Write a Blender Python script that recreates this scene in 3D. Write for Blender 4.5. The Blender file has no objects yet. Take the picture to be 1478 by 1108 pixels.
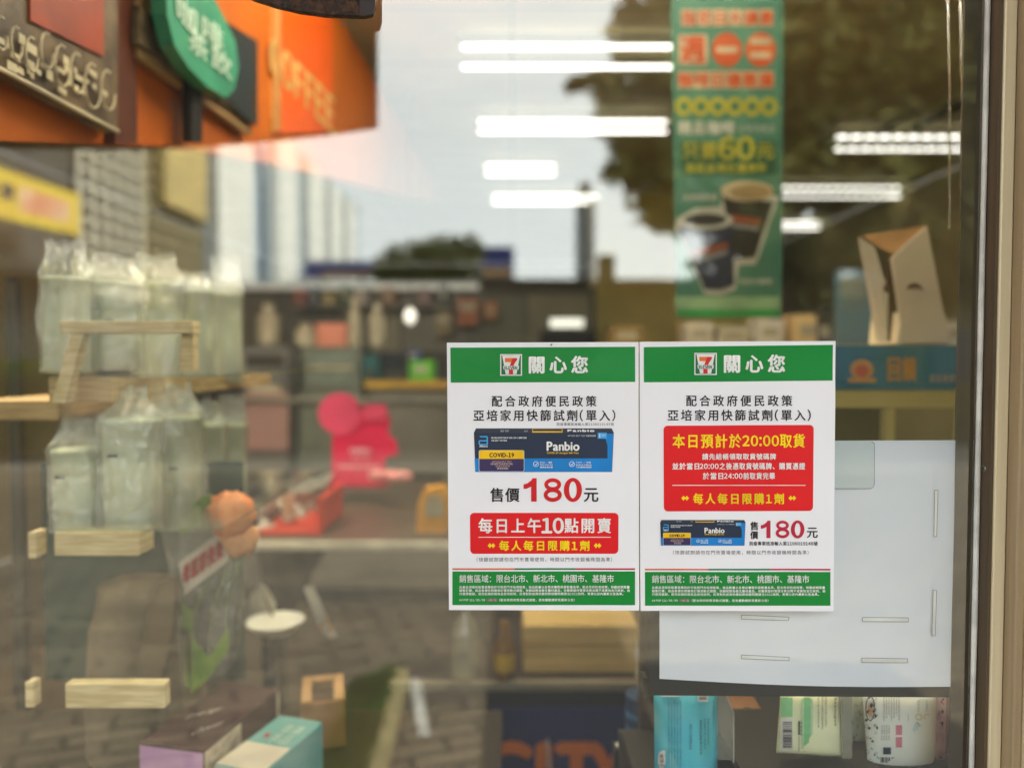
import bpy, math, random
from mathutils import Vector, noise
rnd = random.Random(7)
SC = bpy.context.scene
COL = SC.collection
# ---------------------------------------------------------------- camera
F = 1478*27/36            # focal length in photo pixels
CAMZ, CAMD, PITCH = 1.45, 0.85, math.radians(2.0)
cam = bpy.data.cameras.new('camera'); camo = bpy.data.objects.new('camera', cam); COL.objects.link(camo)
cam.lens = 27; cam.sensor_width = 36; cam.clip_start = 0.02; cam.clip_end = 2000
camo.location = (0, -CAMD, CAMZ); camo.rotation_euler = (math.pi/2-PITCH, 0, 0)
cam.dof.use_dof = True; cam.dof.focus_distance = 0.85; cam.dof.aperture_fstop = 1.8
SC.camera = camo
# ---------------------------------------------------------------- world, sun, exposure
SUN_EL, SUN_AZ = math.radians(38), math.radians(75)     # azimuth from -y towards +x
w = bpy.data.worlds.new('World'); SC.world = w; w.use_nodes = True
nt = w.node_tree; bg = nt.nodes['Background']; bg.inputs[1].default_value = 0.1
sky = nt.nodes.new('ShaderNodeTexSky'); sky.sky_type = 'NISHITA'; sky.sun_disc = False
sky.sun_elevation = SUN_EL; sky.sun_rotation = math.pi-SUN_AZ
tc = nt.nodes.new('ShaderNodeTexCoord'); mp = nt.nodes.new('ShaderNodeMapping'); mp.inputs['Scale'].default_value = (1.5, 1.5, 5)
nz = nt.nodes.new('ShaderNodeTexNoise'); nz.inputs['Scale'].default_value = 1.6; nz.inputs['Detail'].default_value = 5
cr = nt.nodes.new('ShaderNodeValToRGB'); cr.color_ramp.elements[0].position = .3; cr.color_ramp.elements[1].position = .72
cr.color_ramp.elements[0].color = (4.45, 4.6, 4.62, 1); cr.color_ramp.elements[1].color = (5.2, 5.3, 5.25, 1)
mx = nt.nodes.new('ShaderNodeMixRGB'); mx.inputs[0].default_value = .93
nt.links.new(tc.outputs['Generated'], mp.inputs[0]); nt.links.new(mp.outputs[0], nz.inputs[0]); nt.links.new(nz.outputs[0], cr.inputs[0])
nt.links.new(sky.outputs[0], mx.inputs[1]); nt.links.new(cr.outputs[0], mx.inputs[2]); nt.links.new(mx.outputs[0], bg.inputs[0])
sl = bpy.data.lights.new('sun', 'SUN'); sl.energy = 1.5; sl.angle = math.radians(14); sl.color = (1, .96, .9)
so = bpy.data.objects.new('sun', sl); COL.objects.link(so)
sd = Vector((math.sin(SUN_AZ)*math.cos(SUN_EL), -math.cos(SUN_AZ)*math.cos(SUN_EL), math.sin(SUN_EL)))
so.rotation_euler = sd.to_track_quat('Z', 'Y').to_euler(); so.location = sd*50
SC.view_settings.view_transform = 'Standard'; SC.view_settings.look = 'None'; SC.view_settings.exposure = 3.12; SC.view_settings.gamma = 1
SC.cycles.use_denoising = True
SC.cycles.max_bounces = 8; SC.cycles.transparent_max_bounces = 24; SC.cycles.caustics_reflective = False; SC.cycles.caustics_refractive = False
SC.cycles.sample_clamp_indirect = 4
# ---------------------------------------------------------------- pixel helpers (photo pixels -> world)
SP, CP = math.sin(PITCH), math.cos(PITCH)
def ray(px, py):
    u, v = (px-739)/F, (554-py)/F
    return Vector((u, CP+v*SP, -SP+v*CP))
def P(px, py, Y):                       # point on the plane y = Y
    d = ray(px, py); t = (Y+CAMD)/d.y
    return Vector((0, -CAMD, CAMZ))+d*t
def R(px, py, D):                       # a thing that shows mirrored in the pane, D metres of light path away
    p = P(px, py, D-CAMD); return Vector((p.x, -p.y, p.z))
def PXP(px, py, X):                     # point on the plane x = X
    d = ray(px, py); return Vector((0, -CAMD, CAMZ))+d*(X/d.x)
# ---------------------------------------------------------------- materials
def lin(c):
    c = c/255; return c/12.92 if c <= .04045 else ((c+.055)/1.055)**2.4
MATS = {}
def M(name, rgb, rough=.6, var=.12, scale=12, bump=0, bscale=60, metal=0, spec=.4, alt=None, stretch=None, lo=.38, hi=.62):
    if name in MATS: return MATS[name]
    m = bpy.data.materials.new(name); m.use_nodes = True; n = m.node_tree; b = n.nodes['Principled BSDF']
    c = [lin(x) for x in rgb]; c2 = [lin(x) for x in alt] if alt else [x*(1-var*2) for x in c]
    t = n.nodes.new('ShaderNodeTexCoord'); mpn = n.nodes.new('ShaderNodeMapping')
    if stretch: mpn.inputs['Scale'].default_value = stretch
    a = n.nodes.new('ShaderNodeTexNoise'); a.inputs['Scale'].default_value = scale; a.inputs['Detail'].default_value = 6
    r = n.nodes.new('ShaderNodeValToRGB'); r.color_ramp.elements[0].position = lo; r.color_ramp.elements[1].position = hi
    r.color_ramp.elements[0].color = (*c2, 1); r.color_ramp.elements[1].color = (*c, 1)
    n.links.new(t.outputs['Object'], mpn.inputs[0]); n.links.new(mpn.outputs[0], a.inputs[0]); n.links.new(a.outputs[0], r.inputs[0]); n.links.new(r.outputs[0], b.inputs['Base Color'])
    b.inputs['Roughness'].default_value = rough; b.inputs['Metallic'].default_value = metal; b.inputs['Specular IOR Level'].default_value = spec
    if bump:
        bn = n.nodes.new('ShaderNodeTexNoise'); bn.inputs['Scale'].default_value = bscale; bn.inputs['Detail'].default_value = 4
        bp = n.nodes.new('ShaderNodeBump'); bp.inputs['Strength'].default_value = bump; bp.inputs['Distance'].default_value = .01
        n.links.new(mpn.outputs[0], bn.inputs[0]); n.links.new(bn.outputs[0], bp.inputs['Height']); n.links.new(bp.outputs[0], b.inputs['Normal'])
    MATS[name] = m; return m
def lamp_mat(name, rgb, s):
    if name in MATS: return MATS[name]
    m = bpy.data.materials.new(name); m.use_nodes = True; b = m.node_tree.nodes['Principled BSDF']
    b.inputs['Base Color'].default_value = (.8, .8, .8, 1); b.inputs['Emission Color'].default_value = (*rgb, 1); b.inputs['Emission Strength'].default_value = s
    MATS[name] = m; return m
def clear_mat(name, tint, refl, rough, haze=0, bump=0, bscale=30, hazecol=(.8, .82, .78), rtint=(1, 1, 1)):
    """Transparent sheet (pane, wrap, acrylic) with a surface reflection and an optional milky share."""
    if name in MATS: return MATS[name]
    m = bpy.data.materials.new(name); m.use_nodes = True; n = m.node_tree; n.nodes.remove(n.nodes['Principled BSDF']); out = n.nodes['Material Output']
    tr = n.nodes.new('ShaderNodeBsdfTransparent'); tr.inputs[0].default_value = (*tint, 1)
    gl = n.nodes.new('ShaderNodeBsdfGlossy'); gl.inputs['Roughness'].default_value = rough; gl.inputs[0].default_value = (*rtint, 1)
    lw = n.nodes.new('ShaderNodeLayerWeight'); pw = n.nodes.new('ShaderNodeMath'); pw.operation = 'POWER'; pw.inputs[1].default_value = 5
    ml = n.nodes.new('ShaderNodeMath'); ml.operation = 'MULTIPLY_ADD'; ml.inputs[1].default_value = 1-refl; ml.inputs[2].default_value = refl
    n.links.new(lw.outputs['Facing'], pw.inputs[0]); n.links.new(pw.outputs[0], ml.inputs[0])
    base = tr
    if haze:
        df = n.nodes.new('ShaderNodeBsdfDiffuse'); df.inputs[0].default_value = (*hazecol, 1)
        h = n.nodes.new('ShaderNodeMixShader'); nn = n.nodes.new('ShaderNodeTexNoise'); nn.inputs['Scale'].default_value = 9; nn.inputs['Detail'].default_value = 5
        t2 = n.nodes.new('ShaderNodeTexCoord'); n.links.new(t2.outputs['Object'], nn.inputs[0])
        mm = n.nodes.new('ShaderNodeMath'); mm.operation = 'MULTIPLY'; mm.inputs[1].default_value = haze*2; n.links.new(nn.outputs[0], mm.inputs[0])
        n.links.new(mm.outputs[0], h.inputs[0]); n.links.new(tr.outputs[0], h.inputs[1]); n.links.new(df.outputs[0], h.inputs[2]); base = h
    mx_ = n.nodes.new('ShaderNodeMixShader'); n.links.new(ml.outputs[0], mx_.inputs[0]); n.links.new(base.outputs[0], mx_.inputs[1]); n.links.new(gl.outputs[0], mx_.inputs[2])
    if bump:
        bn = n.nodes.new('ShaderNodeTexNoise'); bn.inputs['Scale'].default_value = bscale; bn.inputs['Detail'].default_value = 3
        t3 = n.nodes.new('ShaderNodeTexCoord'); n.links.new(t3.outputs['Object'], bn.inputs[0])
        bp = n.nodes.new('ShaderNodeBump'); bp.inputs['Strength'].default_value = bump; bp.inputs['Distance'].default_value = .02
        n.links.new(bn.outputs[0], bp.inputs['Height']); n.links.new(bp.outputs[0], gl.inputs['Normal'])
    n.links.new(mx_.outputs[0], out.inputs[0]); MATS[name] = m; return m
def brick_mat(name, c1, c2, mortar, sx, sy, gap=.02, rough=.8, bump=.3, offset=.5, axes='xy', rot=0):
    if name in MATS: return MATS[name]
    m = bpy.data.materials.new(name); m.use_nodes = True; n = m.node_tree; b = n.nodes['Principled BSDF']
    t = n.nodes.new('ShaderNodeTexCoord'); sp = n.nodes.new('ShaderNodeSeparateXYZ'); cb = n.nodes.new('ShaderNodeCombineXYZ')
    n.links.new(t.outputs['Object'], sp.inputs[0])
    for k, a in enumerate(axes): n.links.new(sp.outputs['xyz'.index(a)], cb.inputs[k])
    mp_ = n.nodes.new('ShaderNodeMapping'); mp_.inputs['Rotation'].default_value = (0, 0, rot); n.links.new(cb.outputs[0], mp_.inputs[0])
    br = n.nodes.new('ShaderNodeTexBrick'); br.offset = offset
    br.inputs['Color1'].default_value = (*[lin(x) for x in c1], 1); br.inputs['Color2'].default_value = (*[lin(x) for x in c2], 1); br.inputs['Mortar'].default_value = (*[lin(x) for x in mortar], 1)
    br.inputs['Scale'].default_value = 1; br.inputs['Mortar Size'].default_value = gap*min(sx, sy)
    br.inputs['Brick Width'].default_value = sx; br.inputs['Row Height'].default_value = sy; br.inputs['Bias'].default_value = 0
    n.links.new(mp_.outputs[0], br.inputs[0])
    no = n.nodes.new('ShaderNodeTexNoise'); no.inputs['Scale'].default_value = 3; no.inputs['Detail'].default_value = 8; n.links.new(t.outputs['Object'], no.inputs[0])
    hs = n.nodes.new('ShaderNodeMixRGB'); hs.blend_type = 'MULTIPLY'; hs.inputs[0].default_value = .55; n.links.new(br.outputs[0], hs.inputs[1]); n.links.new(no.outputs[0], hs.inputs[2])
    gm = n.nodes.new('ShaderNodeMixRGB'); gm.blend_type = 'MULTIPLY'; gm.inputs[0].default_value = 1; gm.inputs[2].default_value = (1.35, 1.35, 1.35, 1); n.links.new(hs.outputs[0], gm.inputs[1])
    n.links.new(gm.outputs[0], b.inputs['Base Color']); b.inputs['Roughness'].default_value = rough
    if bump:
        bp = n.nodes.new('ShaderNodeBump'); bp.inputs['Strength'].default_value = bump; bp.inputs['Distance'].default_value = .01; bp.invert = True
        n.links.new(br.outputs['Fac'], bp.inputs['Height']); n.links.new(bp.outputs[0], b.inputs['Normal'])
    MATS[name] = m; return m
# ---------------------------------------------------------------- object helpers
ORG = {}
def thing(name, loc, label, cat, group=None, kind=None):
    o = bpy.data.objects.new(name, None); COL.objects.link(o); o.location = loc; o.empty_display_size = .1
    ORG[o] = Vector(loc); tag(o, label, cat, group, kind); return o
def tag(o, label=None, cat=None, group=None, kind=None):
    if label: o['label'] = label
    if cat: o['category'] = cat
    if group: o['group'] = group
    if kind: o['kind'] = kind
    return o
def mesh(name, vs, fs, mat, parent=None, smooth=False, bevel=0, kind=None, mi=None):
    org = ORG.get(parent)
    if org is None: org = sum((Vector(v) for v in vs), Vector())/max(1, len(vs)) if parent is None and kind is None else Vector((0, 0, 0))
    me = bpy.data.meshes.new(name); me.from_pydata([tuple(Vector(v)-org) for v in vs], [], fs); me.update()
    for mm in (mat if isinstance(mat, (list, tuple)) else [mat]): me.materials.append(mm)
    if mi:
        for p, k in zip(me.polygons, mi): p.material_index = k
    if smooth:
        for p in me.polygons: p.use_smooth = True
    o = bpy.data.objects.new(name, me); COL.objects.link(o)
    if parent is not None: o.parent = parent
    else: o.location = org
    ORG[o] = org
    if kind: o['kind'] = kind
    if bevel:
        b = o.modifiers.new('bevel', 'BEVEL'); b.width = bevel; b.segments = 2; b.limit_method = 'ANGLE'
    return o
class MB:
    def __init__(s): s.v, s.f, s.m = [], [], []
    def add(s, vs, fs, mi=0):
        k = len(s.v); s.v += [Vector(v) for v in vs]; s.f += [tuple(i+k for i in f) for f in fs]; s.m += [mi]*len(fs); return s
    def box(s, a, b, mi=0):
        (x0, y0, z0), (x1, y1, z1) = a, b
        return s.add([(x0, y0, z0), (x1, y0, z0), (x1, y1, z0), (x0, y1, z0), (x0, y0, z1), (x1, y0, z1), (x1, y1, z1), (x0, y1, z1)],
                     [(0, 3, 2, 1), (4, 5, 6, 7), (0, 1, 5, 4), (1, 2, 6, 5), (2, 3, 7, 6), (3, 0, 4, 7)], mi)
    def obox(s, c, ux, uy, uz, mi=0):        # box by centre and half vectors
        c, ux, uy, uz = map(Vector, (c, ux, uy, uz)); v = [c+a*ux+b*uy+d*uz for d in (-1, 1) for a, b in ((-1, -1), (1, -1), (1, 1), (-1, 1))]
        return s.add(v, [(0, 3, 2, 1), (4, 5, 6, 7), (0, 1, 5, 4), (1, 2, 6, 5), (2, 3, 7, 6), (3, 0, 4, 7)], mi)
    def prism(s, pts, off, mi=0):
        n = len(pts); off = Vector(off); v = [Vector(p) for p in pts]+[Vector(p)+off for p in pts]
        return s.add(v, [tuple(range(n)), tuple(range(2*n-1, n-1, -1))]+[(i, i+n, (i+1) % n+n, (i+1) % n) for i in range(n)], mi)
    def poly(s, pts, mi=0): return s.add(pts, [tuple(range(len(pts)))], mi)
    def lathe(s, c, prof, n=24, mi=0, wob=0, axis='z'):
        c = Vector(c); v = []
        for j, (r, h) in enumerate(prof):
            for i in range(n):
                a = 2*math.pi*i/n; rr = r*(1+wob*noise.noise(Vector((math.cos(a)*2.2, math.sin(a)*2.2, h*14+c.x*9)))) if wob else r
                v.append(c+Vector((rr*math.cos(a), rr*math.sin(a), h)))
        f = [(j*n+i, j*n+(i+1) % n, (j+1)*n+(i+1) % n, (j+1)*n+i) for j in range(len(prof)-1) for i in range(n)]
        f += [tuple(range(n-1, -1, -1)), tuple(range((len(prof)-1)*n, len(prof)*n))]
        return s.add(v, f, mi)
    def tube(s, pts, r, n=8, mi=0):
        pts = [Vector(p) for p in pts]; v = []
        rs = r if isinstance(r, (list, tuple)) else [r]*len(pts)
        for k, p in enumerate(pts):
            t = (pts[min(k+1, len(pts)-1)]-pts[max(k-1, 0)]).normalized(); a = t.orthogonal().normalized(); b = t.cross(a)
            for i in range(n): v.append(p+rs[k]*(math.cos(2*math.pi*i/n)*a+math.sin(2*math.pi*i/n)*b))
        f = [(j*n+i, j*n+(i+1) % n, (j+1)*n+(i+1) % n, (j+1)*n+i) for j in range(len(pts)-1) for i in range(n)]
        f += [tuple(range(n-1, -1, -1)), tuple(range((len(pts)-1)*n, len(pts)*n))]
        return s.add(v, f, mi)
    def build(s, name, mat, parent=None, **k):
        return mesh(name, s.v, s.f, mat, parent, mi=s.m if isinstance(mat, (list, tuple)) else None, **k)
def trace(px, Y): return [P(x, y, Y) for x, y in px]
def slab(name, px, Y, th, mat, parent=None, **k):      # outline at the front plane, thickness away from the viewer
    return MB().prism(trace(px, Y), (0, th, 0)).build(name, mat, parent, **k)
def rect(x0, y0, x1, y1): return [(x0, y1), (x1, y1), (x1, y0), (x0, y0)]
def rrect(x0, y0, x1, y1, r, n=6):
    o = []
    for cx, cy, a0 in ((x1-r, y1-r, 0), (x0+r, y1-r, 90), (x0+r, y0+r, 180), (x1-r, y0+r, 270)):
        for k in range(n+1):
            a = math.radians(a0+90*k/n); o.append((cx+r*math.cos(a), cy+r*math.sin(a)))
    return o[::-1]
def ell(cx, cy, rx, ry, n=28): return [(cx+rx*math.cos(-2*math.pi*i/n), cy+ry*math.sin(-2*math.pi*i/n)) for i in range(n)]
def stroke(px, wd):                                    # thin outline -> list of quads
    q = []
    for (x0, y0), (x1, y1) in zip(px, px[1:]):
        L = math.hypot(x1-x0, y1-y0) or 1; nx, ny = -(y1-y0)/L*wd/2, (x1-x0)/L*wd/2
        q.append([(x0+nx, y0+ny), (x1+nx, y1+ny), (x1-nx, y1-ny), (x0-nx, y0-ny)])
    return q
def ring(cx, cy, rx, ry, t, n=28):
    a, b = ell(cx, cy, rx, ry, n), ell(cx, cy, rx-t, ry-t, n)
    return [[a[i], a[(i+1) % n], b[(i+1) % n], b[i]] for i in range(n)]
# ---------------------------------------------------------------- lettering
GL = {}
def glyph(ch):
    if ch in GL: return GL[ch]
    c = bpy.data.curves.new('glyph', 'FONT'); c.body = ch; c.resolution_u = 3
    o = bpy.data.objects.new('glyph', c); COL.objects.link(o)
    me = bpy.data.meshes.new_from_object(o.evaluated_get(bpy.context.evaluated_depsgraph_get()))
    v = [(p.co.x, p.co.y) for p in me.vertices]; f = [tuple(p.vertices) for p in me.polygons]
    bpy.data.objects.remove(o); bpy.data.curves.remove(c); bpy.data.meshes.remove(me)
    GL[ch] = (v, f); return GL[ch]
def layout(s, track=.08, sans=True):
    x = 0; V, Fc = [], []
    for ch in s:
        if ch == ' ': x += .35; continue
        g = chr(ord(ch)+0xFEE0) if (sans or ch == '1') and 33 <= ord(ch) <= 126 else ch
        v, f = glyph(g)
        if not v: continue
        if ord(ch) < 0x2000:
            x0 = min(a for a, _ in v); x1 = max(a for a, _ in v); k = len(V)
            V += [(a-x0+x, b) for a, b in v]; x += x1-x0+.07+track
        else:
            k = len(V); V += [(a+x, b) for a, b in v]; x += 1+track
        Fc += [tuple(i+k for i in q) for q in f]
    return V, Fc
LETTER_N = [0]
def letters(mb, s, box, Y, mi=0, track=.08, bold=0, sans=True, rot=0, pt=None, step=2.5e-5):
    """fit the lettering into a box of photo pixels on plane Y; rot=90 reads downwards; bold thickens by overprinting"""
    V, Fc = layout(s, track, sans)
    xs = [a for a, _ in V]; ys = [b for _, b in V]; X0, X1, Y0, Y1 = min(xs), max(xs), min(ys), max(ys)
    bx0, by0, bx1, by1 = box
    offs = [(0, 0)] if not bold else [(-bold, 0), (bold, 0), (0, bold*.8), (0, -bold*.8), (0, 0)]
    for k, (ox, oy) in enumerate(offs):
        v = []
        for a, b in V:
            s_, t_ = (a-X0)/(X1-X0), (Y1-b)/(Y1-Y0 or 1)
            if rot: px, py = bx1-t_*(bx1-bx0), by0+s_*(by1-by0)
            else: px, py = bx0+s_*(bx1-bx0), by0+t_*(by1-by0)
            v.append((pt or P)(px+ox, py+oy, Y-k*step))
        mb.add(v, Fc, mi)
    return mb
def text(name, s, box, Y, mat, parent, **k): return letters(MB(), s, box, Y, **k).build(name, mat, parent)
# ================================================================ the street outside (seen mirrored in the pane)
mp_pave = brick_mat('pavers', (112, 99, 79), (82, 72, 57), (40, 35, 29), .30, .10, gap=.12, rough=.75, bump=.5, rot=.35)
mp_road = M('asphalt', (70, 65, 57), .85, scale=40, bump=.4, bscale=300, alt=(50, 47, 42))
MB().poly([(-60, -9.2, 0), (60, -9.2, 0), (60, -.02, 0), (-60, -.02, 0)]).build('pavement', mp_pave, kind='structure')
MB().poly([(-900, -1500, -.12), (900, -1500, -.12), (900, -9.2, -.12), (-900, -9.2, -.12)]).build('road', mp_road, kind='structure')
MB().box((-60, -9.35, -.12), (60, -9.203, .004)).build('kerb', M('kerb_stone', (150, 145, 130), .8), kind='structure')
def ground_px(px, py):
    d = ray(px, py); t = -CAMZ/d.z; p = Vector((0, -CAMD, CAMZ))+d*t; return Vector((p.x, -p.y, 0))
# planting strip with its edging
g = [ground_px(*q) for q in ((455, 1180), (506, 1010), (572, 985), (520, 1180))]
mg = MB().prism([p+Vector((0, 0, .006)) for p in g], (0, 0, .035)); mg.build('planting_bed', M('soil', (70, 62, 44), .9), kind='structure')
gr = MB()
for i in range(5200):
    a, b = rnd.random(), rnd.random(); p = (g[0]*(1-a)+g[3]*a)*(1-b)+(g[1]*(1-a)+g[2]*a)*b
    h = rnd.uniform(.03, .09); th = rnd.uniform(0, 6.28); dx = Vector((math.cos(th), math.sin(th), 0))*.005; ln = Vector((rnd.uniform(-.03, .03), rnd.uniform(-.03, .03), h))
    p = p+Vector((0, 0, .035)); gr.add([p-dx, p+dx, p+ln], [(0, 1, 2)])
tag(gr.build('grass', M('grass_blade', (88, 118, 48), .7, scale=4, alt=(60, 84, 30))), 'short green grass in the strip beside the pavement', 'grass', kind='stuff')
e0, e1 = ground_px(575, 985), ground_px(523, 1180); ex = Vector((.045, .0, 0))
mk = MB().prism([e0+ex, e1+ex, e1-ex, e0-ex], (0, 0, .07)); mk.build('bed_edging', M('edging', (150, 138, 96), .8), kind='structure')
MB().prism([ground_px(*q)+Vector((0, 0, .002)) for q in ((591, 980), (607, 980), (621, 1064), (604, 1064))], (0, 0, .003)).build('painted_line', M('line_paint', (200, 198, 190), .7, alt=(150, 148, 140)), kind='structure')
mt = MB(); mt.box((-.10, -3.5, .004), (.56, -.5, .016)); tag(mt.build('darkening_mat', M('darkening_black', (26, 25, 26), .85, scale=60, bump=.3, bscale=200), bevel=.003), 'long black stand-in mat added on the pavers to darken the reflection', 'mat')  # added to darken the reflection where a standing figure would block it
mt = MB(); mt.box((.60, -2.72, .004), (1.75, -.5, .016)); tag(mt.build('darkening_mat', M('darkening_black', (26, 25, 26)), bevel=.003), 'shorter black mat added right of the long one to darken the reflection', 'mat')  # second added mat, keeps the mirrored paving dark over the packs
# far ground line: low wall with pale coping
XW = -12.0
def wallbox(x0, x1, y, z0, z1, th): return MB().box((x0, y-th, z0), (x1, y, z1))
mdark = M('wall_dark', (58, 54, 44), .8, scale=3, alt=(44, 42, 34))
D = 13.0; a, b = R(250, 418, D), R(690, 418, D)
t = thing('boundary_wall', ((a.x+b.x)/2, a.y, -.12), 'long dark wall with a pale coping across the reflected street', 'wall')
MB().box((a.x, a.y-.2, -.12), (b.x, a.y, a.z)).build('wall_panel', mdark, t)
MB().box((a.x-.05, a.y-.25, a.z+.002), (b.x, a.y+.05, a.z+.13)).build('coping', M('coping', (225, 222, 210), .6), t)
D = 14.0; a, b = R(692, 404, D), R(1500, 392, D)
t = thing('guard_booth', ((a.x+b.x)/2, a.y, -.12), 'low olive building with a flat roof under the reflected tree', 'building')
MB().box((a.x, a.y-3, -.12), (b.x, a.y, a.z-.16)).build('wall', M('booth_wall', (86, 82, 52), .8, scale=2), t)
MB().box((a.x-.15, a.y-3.1, a.z-.158), (b.x+.1, a.y+.18, a.z)).build('roof', M('booth_roof', (70, 60, 40), .7), t)
MB().box((a.x+2.2, a.y-.6, a.z+.002), (a.x+2.5, a.y-.3, a.z+.5)).build('roof_vent', M('booth_roof', (70, 60, 40)), t)
for k in range(4):
    q = a.x+1.0+k*2.4
    f = MB().box((q, a.y+.003, 1.0), (q+1.3, a.y+.05, 1.9)).build('window', M('dark_glass', (28, 30, 30), .15, var=.05), t)
# buildings on the left of the street
def facade(name, px0, px1, ztop, mat, label, grid=None, gmat=None, extra=None):
    d0, d1 = 12*F/(739-px0), 12*F/(739-px1); y0, y1 = -(d0-CAMD), -(d1-CAMD)
    t = thing(name, (XW-3, (y0+y1)/2, -.12), label, 'building')
    MB().box((XW-7, y1+.02, -.12), (XW, y0, ztop)).build('wall', mat, t)
    MB().box((XW-7.1, y1+.02, ztop+.003), (XW+.12, y0, ztop+.35)).build('parapet', mat, t)
    if grid:
        nz_, ny_ = grid; m = MB()
        for i in range(nz_+1):
            z = 3.4+(ztop-3.6)*i/nz_; m.box((XW+.002, y1+.05, z-.06), (XW+.09, y0-.03, z+.06))
        for j in range(ny_+1):
            y = y1+.1+(y0-y1-.2)*j/ny_; m.box((XW+.003, y-.11, 3.2), (XW+.11, y+.11, ztop-.1))
        m.build('mullion_grid', gmat, t)
    return t, y0, y1
t, y0, y1 = facade('shop_building', -420, 108, 16, M('grey_render', (92, 86, 76), .8, scale=1), 'dark grey building carrying the yellow banner at the left')
for k in range(3): MB().box((XW+.002, y1+.6+k*3.6, .2), (XW+.03, y1+3.4+k*3.6, 2.9)).build('shutter', M('shutter', (44, 46, 34), .6, alt=(30, 34, 24), stretch=(1, 1, 30)), t)
MB().box((XW, y1+.3, 3.3), (XW+1.3, y0-.3, 3.5)).build('canopy', mdark, t)
t, y0, y1 = facade('tower_block', 112, 206, 30, M('tower_glass', (58, 58, 54), .5, scale=2), 'grey tower block with a fine pale window grid', (56, 5), M('grid_pale', (214, 204, 178), .7))
t, y0, y1 = facade('tan_building', 208, 290, 24, M('dark_tile', (84, 80, 66), .6, scale=2), 'tan topped building with dark gridded windows below', (40, 5), M('grid_tan', (178, 162, 118), .7))
MB().box((XW+.115, y1+.2, 6.6), (XW+.4, y0-.9, 23.6)).build('wall_panel', M('tan_panel', (206, 180, 112), .7, scale=1, alt=(190, 168, 108)), t)
t, y0, y1 = facade('white_building', 300, 520, 12.8, M('white_panel', (196, 206, 212), .5, scale=.4, var=.04), 'long white building with tall pale pilasters, far down the street')
for pa, pb in ((300, 355), (388, 421), (436, 460), (469, 486), (494, 506)):
    ya, yb = -(12*F/(739-pa)-CAMD), -(12*F/(739-pb)-CAMD)
    MB().box((XW+.002, yb, -.1), (XW+.45, ya-.15, 12.6)).build('pilaster', M('white_plaster', (240, 238, 226), .6, scale=.5, var=.03), t)
for pa, pb in ((357, 386), (423, 434)):
    ya, yb = -(12*F/(739-pa)-CAMD), -(12*F/(739-pb)-CAMD)
    MB().box((XW+.003, yb+.2, .4), (XW+.1, ya-.4, 11.5)).build('window', M('sky_glass', (160, 184, 200), .08, var=.03, spec=.8), t)
# yellow banner on the dark building
def on_facade(px, py, X): p = PXP(px, py, X); return Vector((p.x, -p.y, p.z))
XB = XW+1.35
q = [on_facade(*c, XB) for c in ((-60, 222), (115, 282), (115, 340), (-60, 300))]
t = thing('banner_sign', sum(q, Vector())/4, 'yellow and pink banner sign on the dark grey building', 'sign')
MB().prism(q, (-.06, 0, 0)).build('board', M('sign_yellow', (236, 206, 60), .5, scale=.6, alt=(226, 190, 66)), t)
q2 = [on_facade(*c, XB+.012) for c in ((28, 268), (100, 292), (100, 322), (28, 306))]
MB().prism(q2, (-.008, 0, 0)).build('print_panel', M('sign_pink', (226, 150, 110), .5, scale=.8, alt=(238, 200, 160)), t)
q2 = [on_facade(*c, XB+.012) for c in ((2, 262), (20, 268), (20, 290), (2, 285))]
MB().prism(q2, (-.008, 0, 0)).build('emblem', M('sign_brown', (90, 74, 70), .5), t)
# blue roadside boards, far tower, street lamp
for (x0, y0_, x1, y1_), D, lab in (((440, 376, 542, 402), 42, 'wide dark blue board low on the skyline left of the trees'), ((676, 356, 742, 402), 46, 'small dark blue board right of the far trees')):
    c = R((x0+x1)/2, y1_, D); t = thing('roadside_board', (c.x, c.y, -.12), lab, 'sign board', 'blue boards on the skyline')
    a, b = R(x0, y0_, D), R(x1, y1_, D)
    MB().box((a.x, c.y-.3, b.z), (b.x, c.y, a.z)).build('panel', M('board_blue', (24, 40, 118), .5, scale=.3), t)
    MB().box((a.x+.8, c.y+.002, b.z+.1), (b.x-.2, c.y+.05, b.z+(a.z-b.z)*.32)).build('stripe', M('board_tan', (190, 150, 90), .6), t)
    for s in (.2, .8): MB().box((a.x+(b.x-a.x)*s-.12, c.y-.28, -.12), (a.x+(b.x-a.x)*s+.12, c.y-.04, b.z-.002)).build('post', mdark, t)
a, b = R(836, 278, 70), R(858, 515, 70)
t = thing('office_tower', ((a.x+b.x)/2, a.y, -.12), 'narrow grey tower on the skyline behind the guard booth', 'building')
MB().box((a.x, a.y-4, -.12), (b.x, a.y, a.z)).build('wall', brick_mat('tower_far', (112, 114, 112), (104, 106, 104), (150, 150, 146), 1.2, 1.6, axes='xz', bump=0, offset=0), t)
MB().box((a.x+.2, a.y-3, a.z+.01), (b.x-.3, a.y-1, a.z+1.2)).build('roof_plant', M('grey_render', (92, 86, 76)), t)
a = R(379, 400, 16)
t = thing('street_lamp', (a.x, a.y, -.12), 'thin grey lamp post before the white building', 'street lamp')
MB().tube([(a.x, a.y, -.12), (a.x, a.y, 5), (a.x-.05, a.y, 5.7), (a.x-.35, a.y, 6.2)], [.07, .055, .05, .045]).build('pole', M('lamp_grey', (98, 104, 112), .5), t, smooth=True)
MB().obox((a.x-.6, a.y, 6.24), (.3, 0, .03), (0, .1, 0), (0, 0, .05)).build('lamp_head', M('lamp_grey', (98, 104, 112)), t)
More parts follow.
